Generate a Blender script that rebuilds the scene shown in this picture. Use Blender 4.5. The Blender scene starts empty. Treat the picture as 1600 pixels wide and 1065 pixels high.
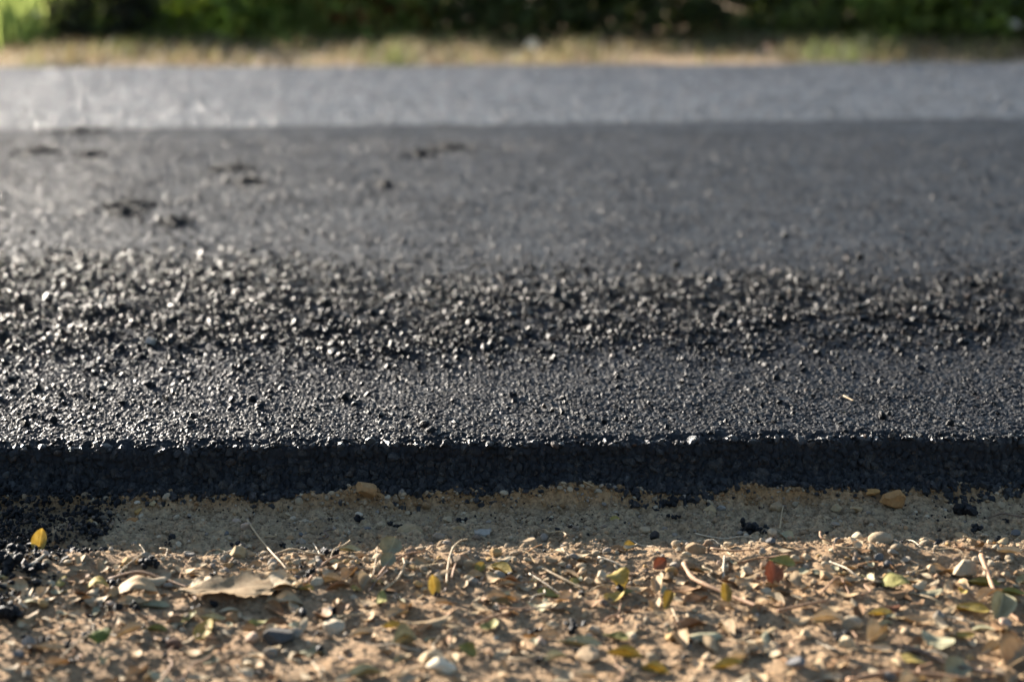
import bpy, bmesh, math, random
import numpy as np
from mathutils import Matrix, Vector

S = bpy.context.scene
C = S.collection
R = math.radians
random.seed(7)
RNG = np.random.default_rng(11)

# ------------------------------------------------------------------ camera
H = 0.045                                   # thickness of the asphalt layer
CAM = Vector((-0.041, -1.299, 0.4355))
PITCH, YAW, ROLL = 13.09, 1.8, -0.18
LENS = 55
cam_d = bpy.data.cameras.new("camera")
cam_d.lens, cam_d.sensor_width = LENS, 36
cam_d.clip_start, cam_d.clip_end = 0.05, 2000
cam_d.dof.use_dof = True
cam_d.dof.focus_distance = 1.33
cam_d.dof.aperture_fstop = 4.3
cam = bpy.data.objects.new("camera", cam_d)
C.objects.link(cam)
MROT = Matrix.Rotation(-R(YAW), 3, 'Z') @ Matrix.Rotation(R(90 - PITCH), 3, 'X') @ Matrix.Rotation(R(ROLL), 3, 'Z')
cam.matrix_world = Matrix.Translation(CAM) @ MROT.to_4x4()
S.camera = cam
FPX = LENS / 36 * 1600


def wx(px, py, z=0.0):
    """Photograph pixel -> point on the horizontal plane at height z."""
    d = MROT @ Vector(((px - 800) / FPX, -(py - 532.5) / FPX, -1.0))
    t = (z - CAM.z) / d.z
    return CAM + d * t


def topx(p):
    q = MROT.transposed() @ (Vector(p) - CAM)
    return 800 + FPX * q.x / -q.z, 532.5 - FPX * q.y / -q.z


# ------------------------------------------------------------------ light
SUN_EL, SUN_AZ = 14.3, 40.0                  # azimuth in degrees left of the road's normal
world = bpy.data.worlds.new("World")
S.world = world
world.use_nodes = True
wn = world.node_tree
sky = wn.nodes.new("ShaderNodeTexSky")
sky.sky_type = 'NISHITA'
sky.sun_disc = False
sky.sun_elevation = R(SUN_EL)
sky.sun_rotation = R(360 - SUN_AZ)
sky.air_density, sky.dust_density, sky.ozone_density = 1.0, 0.8, 1.0
wn.links.new(sky.outputs[0], wn.nodes["Background"].inputs[0])
wn.nodes["Background"].inputs[1].default_value = 0.06
sun_d = bpy.data.lights.new("sun", 'SUN')
sun_d.energy = 4.9
sun_d.angle = R(0.5)
sun_d.color = (1.0, 0.91, 0.80)
sun = bpy.data.objects.new("sun", sun_d)
C.objects.link(sun)
sdir = Vector((-math.sin(R(SUN_AZ)) * math.cos(R(SUN_EL)), math.cos(R(SUN_AZ)) * math.cos(R(SUN_EL)), math.sin(R(SUN_EL))))
sun.rotation_euler = sdir.to_track_quat('Z', 'Y').to_euler()
sun.location = sdir * 30
S.view_settings.view_transform = 'Standard'
S.view_settings.look = 'None'
S.view_settings.exposure = 2.42
S.view_settings.gamma = 1.0
S.cycles.use_denoising = True

# ------------------------------------------------------------------ noise


def _hash(ix, iy, seed):
    h = (ix.astype(np.int64) * 374761393 + iy.astype(np.int64) * 668265263 + seed * 974711) & 0xFFFFFFFF
    h = ((h ^ (h >> 13)) * 1274126177) & 0xFFFFFFFF
    h = ((h ^ (h >> 16)) * 2246822519) & 0xFFFFFFFF
    return (h ^ (h >> 15)) & 0xFFFFFFFF


def hf(ix, iy, seed):
    return _hash(ix, iy, seed).astype(np.float64) / 4294967296.0


def perlin(x, y, seed=0):
    x = np.asarray(x, float); y = np.asarray(y, float)
    xi, yi = np.floor(x), np.floor(y)
    xf, yf = x - xi, y - yi
    u = xf * xf * xf * (xf * (xf * 6 - 15) + 10)
    v = yf * yf * yf * (yf * (yf * 6 - 15) + 10)

    def g(ox, oy):
        a = hf(xi + ox, yi + oy, seed) * 2 * math.pi
        return np.cos(a) * (xf - ox) + np.sin(a) * (yf - oy)
    n0 = g(0, 0) * (1 - u) + g(1, 0) * u
    n1 = g(0, 1) * (1 - u) + g(1, 1) * u
    return (n0 * (1 - v) + n1 * v) * 1.5


def fbm(x, y, scale, octaves=3, seed=0, gain=0.5):
    s, a = 0, 1.0
    f = 1.0 / scale
    for k in range(octaves):
        s = s + a * perlin(x * f + 17.3 * k, y * f - 9.1 * k, seed + k)
        a *= gain; f *= 2.03
    return s


def voro(x, y, scale, seed=0):
    """F1, F2 (in cells), random per cell, offset to the cell point."""
    x = np.asarray(x, float) / scale; y = np.asarray(y, float) / scale
    xi, yi = np.floor(x), np.floor(y)
    f1 = np.full(x.shape, 9.0); f2 = np.full(x.shape, 9.0)
    r = np.zeros(x.shape); dx = np.zeros(x.shape); dy = np.zeros(x.shape)
    for ox in (-1, 0, 1):
        for oy in (-1, 0, 1):
            cx, cy = xi + ox, yi + oy
            ax = cx + 0.1 + 0.8 * hf(cx, cy, seed) - x
            ay = cy + 0.1 + 0.8 * hf(cx, cy, seed + 1) - y
            d = np.sqrt(ax * ax + ay * ay)
            m = d < f1
            f2 = np.where(m, f1, np.minimum(f2, d))
            f1 = np.where(m, d, f1)
            r = np.where(m, hf(cx, cy, seed + 2), r)
            dx = np.where(m, ax, dx); dy = np.where(m, ay, dy)
    return f1, f2, r, dx, dy


def sm(a, b, x):
    t = np.clip((x - a) / (b - a), 0, 1)
    return t * t * (3 - 2 * t)


# ------------------------------------------------------------------ mesh from numpy
def mesh_np(name, verts, faces, mat=None, smooth=False, attrs=None):
    """faces: list of integer arrays, each (n, k)."""
    if not isinstance(faces, (list, tuple)):
        faces = [faces]
    me = bpy.data.meshes.new(name)
    v = np.asarray(verts, np.float32)
    loops = np.concatenate([f.reshape(-1) for f in faces]).astype(np.int32)
    cnt = np.concatenate([np.full(len(f), f.shape[1]) for f in faces])
    start = np.concatenate([[0], np.cumsum(cnt)[:-1]]).astype(np.int32)
    me.vertices.add(len(v)); me.vertices.foreach_set("co", v.reshape(-1))
    me.loops.add(len(loops)); me.loops.foreach_set("vertex_index", loops)
    me.polygons.add(len(cnt)); me.polygons.foreach_set("loop_start", start)
    me.polygons.foreach_set("use_smooth", np.full(len(cnt), smooth, bool))
    me.update(calc_edges=True)
    for an, data in (attrs or {}).items():
        data = np.asarray(data, np.float32)
        if data.ndim == 1:
            a = me.attributes.new(an, 'FLOAT', 'POINT'); a.data.foreach_set("value", data)
        else:
            a = me.attributes.new(an, 'FLOAT_COLOR', 'POINT')
            a.data.foreach_set("color", np.concatenate([data, np.ones((len(data), 1), np.float32)], 1).reshape(-1))
    if mat:
        me.materials.append(mat)
    return me


def link(name, me, parent=None, **props):
    o = bpy.data.objects.new(name, me)
    C.objects.link(o)
    if parent:
        o.parent = parent
    for k, v in props.items():
        o[k] = v
    return o


def grid_faces(nr, nc, off=0):
    i = np.arange(nr - 1)[:, None] * nc + np.arange(nc - 1)[None, :]
    i = i.reshape(-1) + off
    return np.stack([i, i + 1, i + nc + 1, i + nc], 1)


class Acc:
    def __init__(self): self.v, self.f, self.n, self.a = [], [], 0, {}

    def add(self, v, faces, **attrs):
        for f in (faces if isinstance(faces, list) else [faces]):
            self.f.append(np.asarray(f) + self.n)
        self.v.append(np.asarray(v)); self.n += len(v)
        for k, d in attrs.items():
            self.a.setdefault(k, []).append(d)

    def mesh(self, name, mat, smooth=False):
        return mesh_np(name, np.concatenate(self.v), self.f, mat, smooth, {k: np.concatenate(d) for k, d in self.a.items()})


# ------------------------------------------------------------------ materials
def new_mat(name):
    m = bpy.data.materials.new(name)
    m.use_nodes = True
    nt = m.node_tree
    return m, nt, nt.nodes["Principled BSDF"]


def N(nt, t, **kw):
    n = nt.nodes.new(t)
    for k, v in kw.items():
        if k.startswith("_"):
            n.inputs[k[1:].replace("_", " ")].default_value = v
        else:
            setattr(n, k, v)
    return n


def L(nt, a, b): nt.links.new(a, b)


def ramp(nt, fac, stops):
    r = N(nt, "ShaderNodeValToRGB")
    e = r.color_ramp.elements
    while len(e) < len(stops):
        e.new(0.5)
    for el, (p, c) in zip(e, stops):
        el.position = p; el.color = (*c, 1)
    L(nt, fac, r.inputs[0])
    return r.outputs[0]


def noise(nt, scale, detail=4, rough=0.6, co=None, kind="Object"):
    if co is None:
        co = N(nt, "ShaderNodeTexCoord").outputs[kind]
    n = N(nt, "ShaderNodeTexNoise", _Scale=scale, _Detail=detail, _Roughness=rough)
    L(nt, co, n.inputs["Vector"])
    return n.outputs["Fac"]


def mixc(nt, fac, a, b, mode='MIX'):
    m = N(nt, "ShaderNodeMix", data_type='RGBA', blend_type=mode)
    for s, v in ((m.inputs[0], fac), (m.inputs[6], a), (m.inputs[7], b)):
        if isinstance(v, (int, float)):
            s.default_value = v
        elif isinstance(v, tuple):
            s.default_value = (*v, 1)
        else:
            L(nt, v, s)
    return m.outputs[2]


def bump(nt, height, strength, dist, normal=None):
    b = N(nt, "ShaderNodeBump", _Strength=strength, _Distance=dist)
    L(nt, height, b.inputs["Height"])
    if normal:
        L(nt, normal, b.inputs["Normal"])
    return b.outputs["Normal"]


def asphalt_mat(name, base, dusty, rough, cell, bump_d, fine=900, fine_d=0.0006, spec=0.5):
    m, nt, p = new_mat(name)
    co = N(nt, "ShaderNodeTexCoord").outputs["Object"]
    v = N(nt, "ShaderNodeTexVoronoi", feature='F1', _Scale=1.0 / cell); L(nt, co, v.inputs["Vector"])
    sep = N(nt, "ShaderNodeSeparateColor"); L(nt, v.outputs["Color"], sep.inputs[0])
    c = ramp(nt, sep.outputs[0], [(0.0, tuple(b * 0.7 for b in base)), (0.7, base), (0.93, tuple(b * 1.5 for b in base)), (1.0, dusty)])
    big = noise(nt, 3.0, 4, 0.6, co)
    c2 = mixc(nt, ramp(nt, big, [(0.35, (0, 0, 0)), (0.7, (1, 1, 1))]), c, tuple(b * 1.6 + 0.004 for b in base))
    L(nt, c2, p.inputs["Base Color"])
    fn = noise(nt, fine, 3, 0.6, co)
    rr = N(nt, "ShaderNodeMapRange"); rr.inputs["To Min"].default_value = rough - 0.18; rr.inputs["To Max"].default_value = rough + 0.20
    L(nt, sep.outputs[1], rr.inputs["Value"]); L(nt, rr.outputs[0], p.inputs["Roughness"])
    p.inputs["Specular IOR Level"].default_value = spec
    nrm = bump(nt, fn, 0.9, fine_d * 1.8)
    if bump_d:
        dome = N(nt, "ShaderNodeMath", operation='MULTIPLY'); L(nt, v.outputs["Distance"], dome.inputs[0]); dome.inputs[1].default_value = -1
        nrm = bump(nt, dome.outputs[0], 1.0, bump_d, nrm)
    L(nt, nrm, p.inputs["Normal"])
    return m


M_ASPHALT = asphalt_mat("fresh_asphalt", (0.009, 0.0095, 0.011), (0.04, 0.035, 0.03), 0.58, 0.006, 0, spec=0.20)
M_OUTER = asphalt_mat("fresh_asphalt_wide", (0.009, 0.0095, 0.011), (0.04, 0.035, 0.03), 0.55, 0.007, 0.006, spec=0.2)
M_LANE = asphalt_mat("older_asphalt", (0.032, 0.033, 0.036), (0.13, 0.115, 0.10), 0.48, 0.010, 0.006, spec=0.45)


def stone_mat(name, rough=0.9, spec=0.12, bscale=500, bd=0.0008):
    """Colour comes from each stone's own tint attribute."""
    m, nt, p = new_mat(name)
    a = N(nt, "ShaderNodeAttribute", attribute_name="tint")
    n = noise(nt, 420, 4, 0.65)
    c = mixc(nt, 0.45, a.outputs["Color"], ramp(nt, n, [(0.3, (0.35, 0.35, 0.35)), (0.7, (1, 1, 1))]), 'MULTIPLY')
    L(nt, c, p.inputs["Base Color"])
    p.inputs["Roughness"].default_value = rough
    p.inputs["Specular IOR Level"].default_value = spec
    L(nt, bump(nt, noise(nt, bscale, 3, 0.6), 0.8, bd), p.inputs["Normal"])
    return m


M_GRAVEL = stone_mat("gravel_stone")
M_TAR = stone_mat("tar_coated_stone", 0.36, 0.13, 900, 0.0010)
M_RUBBLE = stone_mat("glossy_rubble_stone", 0.30, 0.7, 800, 0.0045)
M_CLOT = stone_mat("dull_tar_stone", 0.6, 0.25, 900, 0.0016)


def soil_mat():
    m, nt, p = new_mat("shoulder_soil")
    co = N(nt, "ShaderNodeTexCoord").outputs["Object"]
    a = N(nt, "ShaderNodeAttribute", attribute_name="clay")
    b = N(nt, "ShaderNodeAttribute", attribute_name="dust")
    n1 = noise(nt, 30, 5, 0.65, co)
    n2 = noise(nt, 260, 5, 0.7, co)
    c = ramp(nt, n1, [(0.3, (0.28, 0.183, 0.105)), (0.55, (0.37, 0.255, 0.152)), (0.75, (0.44, 0.32, 0.20))])
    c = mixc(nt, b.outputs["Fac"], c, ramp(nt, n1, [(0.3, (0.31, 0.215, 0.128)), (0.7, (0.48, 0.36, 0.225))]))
    c = mixc(nt, a.outputs["Fac"], c, ramp(nt, n1, [(0.3, (0.30, 0.165, 0.07)), (0.7, (0.42, 0.25, 0.12))]))
    c = mixc(nt, 0.7, c, ramp(nt, n2, [(0.36, (0.28, 0.25, 0.23)), (0.5, (0.88, 0.88, 0.88)), (0.64, (1.3, 1.26, 1.2))]), 'MULTIPLY')
    L(nt, c, p.inputs["Base Color"])
    p.inputs["Roughness"].default_value = 0.95
    p.inputs["Specular IOR Level"].default_value = 0.12
    nr = bump(nt, noise(nt, 600, 5, 0.75, co), 1.0, 0.0025)
    L(nt, nr, p.inputs["Normal"])
    return m


M_SOIL = soil_mat()


def leaf_mat(name, c1, c2, spot, transl=0.35):
    m, nt, p = new_mat(name)
    co = N(nt, "ShaderNodeTexCoord").outputs["Object"]
    rnd = N(nt, "ShaderNodeObjectInfo").outputs["Random"]
    off = N(nt, "ShaderNodeVectorMath", operation='ADD')
    cmb = N(nt, "ShaderNodeCombineXYZ"); L(nt, rnd, cmb.inputs[0]); L(nt, rnd, cmb.inputs[1])
    L(nt, co, off.inputs[0]); L(nt, cmb.outputs[0], off.inputs[1])
    n = noise(nt, 160, 4, 0.6, off.outputs[0])
    c = ramp(nt, n, [(0.32, c1), (0.66, c2)])
    n2 = noise(nt, 700, 2, 0.5, off.outputs[0])
    c = mixc(nt, ramp(nt, n2, [(0.6, (0, 0, 0)), (0.72, (0.8, 0.8, 0.8))]), c, spot)
    sep = N(nt, "ShaderNodeSeparateXYZ"); L(nt, co, sep.inputs[0])
    ab = N(nt, "ShaderNodeMath", operation='ABSOLUTE'); L(nt, sep.outputs[1], ab.inputs[0])
    rib = N(nt, "ShaderNodeMapRange"); rib.inputs["From Max"].default_value = 0.0008; rib.inputs["To Min"].default_value = 0.5; rib.inputs["To Max"].default_value = 0.0
    L(nt, ab.outputs[0], rib.inputs["Value"])
    c = mixc(nt, rib.outputs[0], c, tuple(min(1, x * 1.4) for x in c2))
    mr = N(nt, "ShaderNodeMapRange"); mr.inputs["To Min"].default_value = 0.75; mr.inputs["To Max"].default_value = 1.15
    L(nt, rnd, mr.inputs["Value"])
    vm = N(nt, "ShaderNodeVectorMath", operation='SCALE'); L(nt, c, vm.inputs[0]); L(nt, mr.outputs[0], vm.inputs["Scale"])
    c = vm.outputs[0]
    L(nt, c, p.inputs["Base Color"])
    p.inputs["Roughness"].default_value = 0.7
    p.inputs["Specular IOR Level"].default_value = 0.15
    L(nt, bump(nt, noise(nt, 500, 3, 0.6, co), 0.5, 0.0006), p.inputs["Normal"])
    tr = N(nt, "ShaderNodeBsdfTranslucent"); L(nt, c, tr.inputs["Color"])
    mx = N(nt, "ShaderNodeMixShader"); mx.inputs[0].default_value = transl
    L(nt, p.outputs[0], mx.inputs[1]); L(nt, tr.outputs[0], mx.inputs[2])
    L(nt, mx.outputs[0], nt.nodes["Material Output"].inputs["Surface"])
    return m


LEAFCOL = {
    'tan': leaf_mat("tan_leaf", (0.36, 0.245, 0.13), (0.50, 0.37, 0.22), (0.20, 0.12, 0.06)),
    'pale': leaf_mat("pale_leaf", (0.42, 0.325, 0.20), (0.53, 0.43, 0.29), (0.34, 0.25, 0.15)),
    'brown': leaf_mat("brown_leaf", (0.19, 0.105, 0.05), (0.31, 0.19, 0.10), (0.09, 0.05, 0.03), 0.2),
    'yellow': leaf_mat("yellow_leaf", (0.42, 0.31, 0.07), (0.52, 0.42, 0.16), (0.30, 0.17, 0.03), 0.45),
    'olive': leaf_mat("olive_leaf", (0.17, 0.16, 0.045), (0.28, 0.25, 0.085), (0.12, 0.09, 0.03), 0.25),
    'grey-green': leaf_mat("grey_green_leaf", (0.27, 0.245, 0.145), (0.38, 0.35, 0.225), (0.2, 0.19, 0.14), 0.25),
    'rust': leaf_mat("rust_leaf", (0.22, 0.085, 0.04), (0.34, 0.15, 0.08), (0.14, 0.04, 0.02), 0.35),
    'green': leaf_mat("green_leaf", (0.13, 0.16, 0.04), (0.21, 0.24, 0.07), (0.25, 0.17, 0.03), 0.4),
}


def simple_tint(name, rough=0.7, transl=0.0, spec=0.3):
    m, nt, p = new_mat(name)
    a = N(nt, "ShaderNodeAttribute", attribute_name="tint")
    L(nt, a.outputs["Color"], p.inputs["Base Color"])
    p.inputs["Roughness"].default_value = rough
    p.inputs["Specular IOR Level"].default_value = spec
    if transl:
        tr = N(nt, "ShaderNodeBsdfTranslucent"); L(nt, a.outputs["Color"], tr.inputs["Color"])
        mx = N(nt, "ShaderNodeMixShader"); mx.inputs[0].default_value = transl
        L(nt, p.outputs[0], mx.inputs[1]); L(nt, tr.outputs[0], mx.inputs[2])
        L(nt, mx.outputs[0], nt.nodes["Material Output"].inputs["Surface"])
    return m


M_LITTER = simple_tint("leaf_litter_mix", 0.75, 0.3, 0.12)
M_GRASS = simple_tint("grass_blades", 0.6, 0.6)
M_FOLIAGE = simple_tint("shrub_leaves", 0.5, 0.7)


def wood_mat(name, c1, c2):
    m, nt, p = new_mat(name)
    n = noise(nt, 350, 4, 0.6)
    L(nt, ramp(nt, n, [(0.3, c1), (0.7, c2)]), p.inputs["Base Color"])
    p.inputs["Roughness"].default_value = 0.75
    L(nt, bump(nt, noise(nt, 700, 3, 0.6), 0.7, 0.0006), p.inputs["Normal"])
    return m


TWIGCOL = {
    'straw': wood_mat("straw_stem", (0.27, 0.19, 0.10), (0.38, 0.28, 0.16)),
    'brown': wood_mat("brown_twig", (0.22, 0.11, 0.05), (0.36, 0.21, 0.11)),
    'dark': wood_mat("dark_twig", (0.06, 0.04, 0.028), (0.14, 0.09, 0.06)),
    'pale': wood_mat("pale_stem", (0.33, 0.265, 0.18), (0.43, 0.355, 0.25)),
}

# ------------------------------------------------------------------ terrain heights


def shadow_ridge_y(x):
    return -0.170 + 0.010 * perlin(x * 4.0, x * 0 + 3.3, 5)


def scarp_amt(x):
    w = sm(-0.20, -0.14, x) * (1 - sm(0.08, 0.13, x)) + 0.8 * sm(0.17, 0.20, x) * (1 - sm(0.235, 0.26, x))
    return 0.62 + 0.16 * sm(-0.25, 0.35, fbm(x, x * 0 + 0.2, 0.22, 3, 61)) + 0.34 * w


def dirt_h(x, y, full=True):
    x = np.asarray(x, float); y = np.asarray(y, float)
    trough = sm(-0.03, -0.05, y) * (1 - sm(-0.125, -0.155, y))
    z = 0.004 * fbm(x, y, 0.16, 3, 31)
    z = z - 0.004 * trough
    rough = 1 - 0.25 * trough
    z = z + rough * 0.0022 * fbm(x, y, 0.035, 3, 41, 0.55)
    f1, f2, r, dx, dy = voro(x + 0.004 * perlin(x * 60, y * 60, 3), y + 0.004 * perlin(x * 60, y * 60, 4), 0.017, 71)
    clod = np.clip(1 - f1 * 1.4, 0, 1) * sm(0.45, 0.9, r)
    z = z + rough * 0.0022 * clod
    f1c, f2c, rc, _, _ = voro(x + 0.002 * perlin(x * 150, y * 150, 13), y + 0.002 * perlin(x * 150, y * 150, 15), 0.0075, 73)
    z = z + (0.4 + 1.0 * trough) * 0.0028 * rc * sm(0.0, 0.5, f2c - f1c) * sm(-0.3, 0.3, fbm(x, y, 0.05, 2, 75))
    # crust left along the foot of the asphalt
    sc = np.exp(-((y + 0.031 + 0.004 * perlin(x * 14, x * 0, 8)) / 0.012) ** 2) * scarp_amt(x)
    z = z + sc * (0.0105 + 0.004 * fbm(x, y, 0.045, 2, 78) + 0.0030 * fbm(x, y, 0.011, 3, 79, 0.6))
    # drag marks along the road in the shaded strip
    z = z + trough * 0.0022 * fbm(x * 0.3, y, 0.011, 3, 83, 0.6)
    # low ridge of sweepings where the sun first reaches the ground
    z = z + 0.005 * np.exp(-((y - shadow_ridge_y(x)) / 0.022) ** 2) * (0.6 + 0.8 * perlin(x * 9, y * 9, 14))
    if full:
        z = z + (0.28 + 1.0 * trough) * 0.0020 * fbm(x, y, 0.009, 4, 51, 0.65)
    edge = np.maximum(sm(0.85, 1.0, np.abs(x)), sm(-0.6, -0.8, y))
    return z * (1 - edge) - 0.016 * edge


def band_mask(x, y):
    """Loose stones raked up along the lane."""
    wob = 0.06 * fbm(x, y, 0.25, 3, 91)
    lo = 0.29 + 0.05 * sm(0.05, 0.5, x) + wob
    hi = 0.77 + 0.15 * sm(-0.05, -0.4, x) - 0.04 * sm(0.05, 0.5, x) + 1.2 * wob
    return sm(lo - 0.12, lo + 0.13, y) * (1 - sm(hi - 0.26, hi + 0.18, y))


def edge_y(x):
    return 0.006 * fbm(x, x * 0 + 0.7, 0.09, 3, 21) + 0.004 * perlin(x * 3, x * 0 + 1.7, 23) + 0.0035 * fbm(x, x * 0 + 2.1, 0.018, 2, 25)


def stone_top(x, y, s, seed, tiltf=1.0):
    """Crushed stones pressed level: faceted tops, each a little tipped, with gaps between."""
    wxx = x + 0.10 * s * perlin(x / s * 1.7, y / s * 1.7, seed + 5)
    wyy = y + 0.10 * s * perlin(x / s * 1.7, y / s * 1.7, seed + 6)
    f1, f2, r, dx, dy = voro(wxx, wyy, s, seed)
    ang = r * 97.0
    tilt = np.cos(ang) * dx + np.sin(ang) * dy
    k = sm(0.0, 0.22, f2 - f1)
    return k * (0.35 + 0.9 * ((r * 7.31) % 1.0)) + tiltf * ((r * 13.7) % 1.0) * tilt * k - 0.2 * f1 ** 2


def road_h(x, y):
    x = np.asarray(x, float); y = np.asarray(y, float)
    b = band_mask(x, y)
    z = H + 0.0022 * fbm(x, y, 0.30, 3, 101) + 0.005 * b + b * 0.004 * fbm(x, y, 0.06, 2, 111)
    near = 1 - sm(0.21, 0.36, y)
    left = sm(-0.05, -0.35, x) * (1 - sm(0.33, 0.48, y))
    amp = 0.0011 + 0.0004 * near + 0.0004 * b + 0.0004 * left
    big = sm(-0.2, 0.5, fbm(x, y, 0.04, 2, 141))
    z = z + amp * (1 - 0.4 * big) * stone_top(x, y, 0.0046, 121) + amp * big * stone_top(x, y, 0.0088, 131) + 0.45 * amp * stone_top(x, y, 0.0027, 135)
    z = z + 0.0003 * perlin(x * 800, y * 800, 151)
    k = sm(0.60, 0.88, y)
    if np.max(k) > 0:
        z = z * (1 - k) + (lane_far_h(x, y) + 0.003 * b) * k
    return z


PITS = [(62, 237, 40, 5), (140, 243, 24, 4), (362, 265, 42, 6), (384, 285, 34, 5), (204, 322, 40, 8), (196, 334, 28, 5), (272, 350, 32, 10),
        (705, 234, 42, 5), (660, 243, 26, 4), (600, 291, 14, 4), (120, 207, 55, 4), (1016, 312, 18, 4), (890, 350, 14, 6), (1505, 325, 14, 5), (480, 275, 12, 6), (830, 234, 16, 4), (70, 352, 26, 6), (1010, 222, 40, 5), (1250, 250, 50, 6), (420, 360, 18, 8), (1320, 330, 30, 6)]
PIT_W = []
for px_, py_, w_, h_ in PITS:
    c_ = wx(px_, py_, H)
    PIT_W.append((c_.x, c_.y, abs(wx(px_ + w_, py_, H).x - c_.x), abs(wx(px_, py_ - h_, H).y - c_.y)))


def lane_far_h(x, y):
    """Outer part of the new lane: open texture, with shallow pits where stones were pulled out."""
    z = H + 0.0022 * fbm(x, y, 0.30, 3, 101)
    t = stone_top(x, y, 0.0085, 122, 1.3)
    z = z + (0.0012 + 0.0006 * sm(-0.3, 0.5, fbm(x, y, 0.12, 2, 107))) * t
    return z + 0.0006 * stone_top(x, y, 0.0045, 126)


# ------------------------------------------------------------------ stones


def ico(sub):
    bm = bmesh.new()
    bmesh.ops.create_icosphere(bm, subdivisions=sub, radius=1.0)
    v = np.array([p.co[:] for p in bm.verts]); f = np.array([[q.index for q in p.verts] for p in bm.faces])
    bm.free()
    return v, f


ICO1, ICO2, ICO3, ICO4 = ico(1), ico(2), ico(3), ico(4)


def stone_shape(base, seed, cuts=9, lo=0.62, hi=0.95, bumpy=0.06, squash=(1, 0.8, 0.6)):
    g = np.random.default_rng(seed)
    v = base[0].copy()
    for _ in range(cuts):
        n = g.normal(size=3); n /= np.linalg.norm(n)
        d = g.uniform(lo, hi)
        k = v @ n - d
        v = v - np.clip(k, 0, None)[:, None] * n * 0.92
    ph = g.uniform(0, 6, (3, 3)); fr = g.uniform(2, 4.5, (3, 3))
    w = sum(np.sin(v @ fr[i] + ph[i][0]) for i in range(3)) / 3
    v = v * (1 + bumpy * w)[:, None]
    return v * np.array(squash), base[1]


P_SHARP = [stone_shape(ICO3 if i < 5 else ICO2, 300 + i, 13, 0.42, 0.8, 0.04, (1, random.uniform(.7, .95), random.uniform(.55, .8))) for i in range(12)]
P_ROUND = [stone_shape(ICO2, 340 + i, 6, 0.7, 0.98, 0.05, (1, random.uniform(.75, .95), random.uniform(.5, .75))) for i in range(12)]
P_TINY = [stone_shape(ICO1, 420 + i, 6, 0.6, 0.95, 0.08, (1, random.uniform(.7, .95), random.uniform(.55, .8))) for i in range(10)]
P_FINE = [stone_shape(ICO3, 380 + i, 11, 0.55, 0.92, 0.06, (1, random.uniform(.7, .95), random.uniform(.55, .8))) for i in range(8)]


def rots(n, full=True, tilt=0.35, g=RNG):
    yaw = g.uniform(0, 2 * np.pi, n)
    ax = g.normal(size=(n, 2)) * tilt
    if full:
        q = g.normal(size=(n, 4)); q /= np.linalg.norm(q, axis=1)[:, None]
        w, x, y, z = q.T
        M = np.stack([1 - 2 * (y * y + z * z), 2 * (x * y - z * w), 2 * (x * z + y * w), 2 * (x * y + z * w), 1 - 2 * (x * x + z * z), 2 * (y * z - x * w), 2 * (x * z - y * w), 2 * (y * z + x * w), 1 - 2 * (x * x + y * y)], 1)
        return M.reshape(-1, 3, 3)
    cz, sz = np.cos(yaw), np.sin(yaw); z = np.zeros(n); o = np.ones(n)
    Rz = np.stack([cz, -sz, z, sz, cz, z, z, z, o], 1).reshape(-1, 3, 3)
    cx, sx = np.cos(ax[:, 0]), np.sin(ax[:, 0]); cy, sy = np.cos(ax[:, 1]), np.sin(ax[:, 1])
    Rx = np.stack([o, z, z, z, cx, -sx, z, sx, cx], 1).reshape(-1, 3, 3)
    Ry = np.stack([cy, z, sy, z, o, z, -sy, z, cy], 1).reshape(-1, 3, 3)
    return Rx @ Ry @ Rz


def scatter(acc, protos, pos, size, rot, tint):
    pick = RNG.integers(0, len(protos), len(pos))
    for k, (pv, pf) in enumerate(protos):
        i = np.nonzero(pick == k)[0]
        if not len(i):
            continue
        V = np.einsum('nij,vj->nvi', rot[i] * size[i][:, None, None], pv) + pos[i][:, None, :]
        F = (pf[None] + (np.arange(len(i)) * len(pv))[:, None, None]).reshape(-1, pf.shape[1])
        acc.add(V.reshape(-1, 3), F, tint=np.repeat(tint[i], len(pv), 0))


def face_tint(n):
    t = tar_tint(n)
    k = RNG.random(n)
    t[k > 0.72] = np.array([0.022, 0.018, 0.014])
    t[k > 0.86] = np.array([0.032, 0.028, 0.024])
    t[k > 0.95] = np.array([0.040, 0.028, 0.020])
    return np.minimum(t, 0.045)


def dusty_tint(n):
    t = tar_tint(n)
    k = RNG.random(n)
    t[k > 0.80] = np.array([0.05, 0.047, 0.043])
    t[k > 0.92] = np.array([0.11, 0.10, 0.09])
    return t


def tar_tint(n):
    t = np.full((n, 3), 0.0) + np.array([0.005, 0.0055, 0.007]) * RNG.uniform(0.7, 1.6, (n, 1))
    k = RNG.random(n)
    t[k > 0.95] = np.array([0.055, 0.035, 0.025])
    t[k > 0.985] = np.array([0.12, 0.10, 0.08])
    return t


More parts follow.
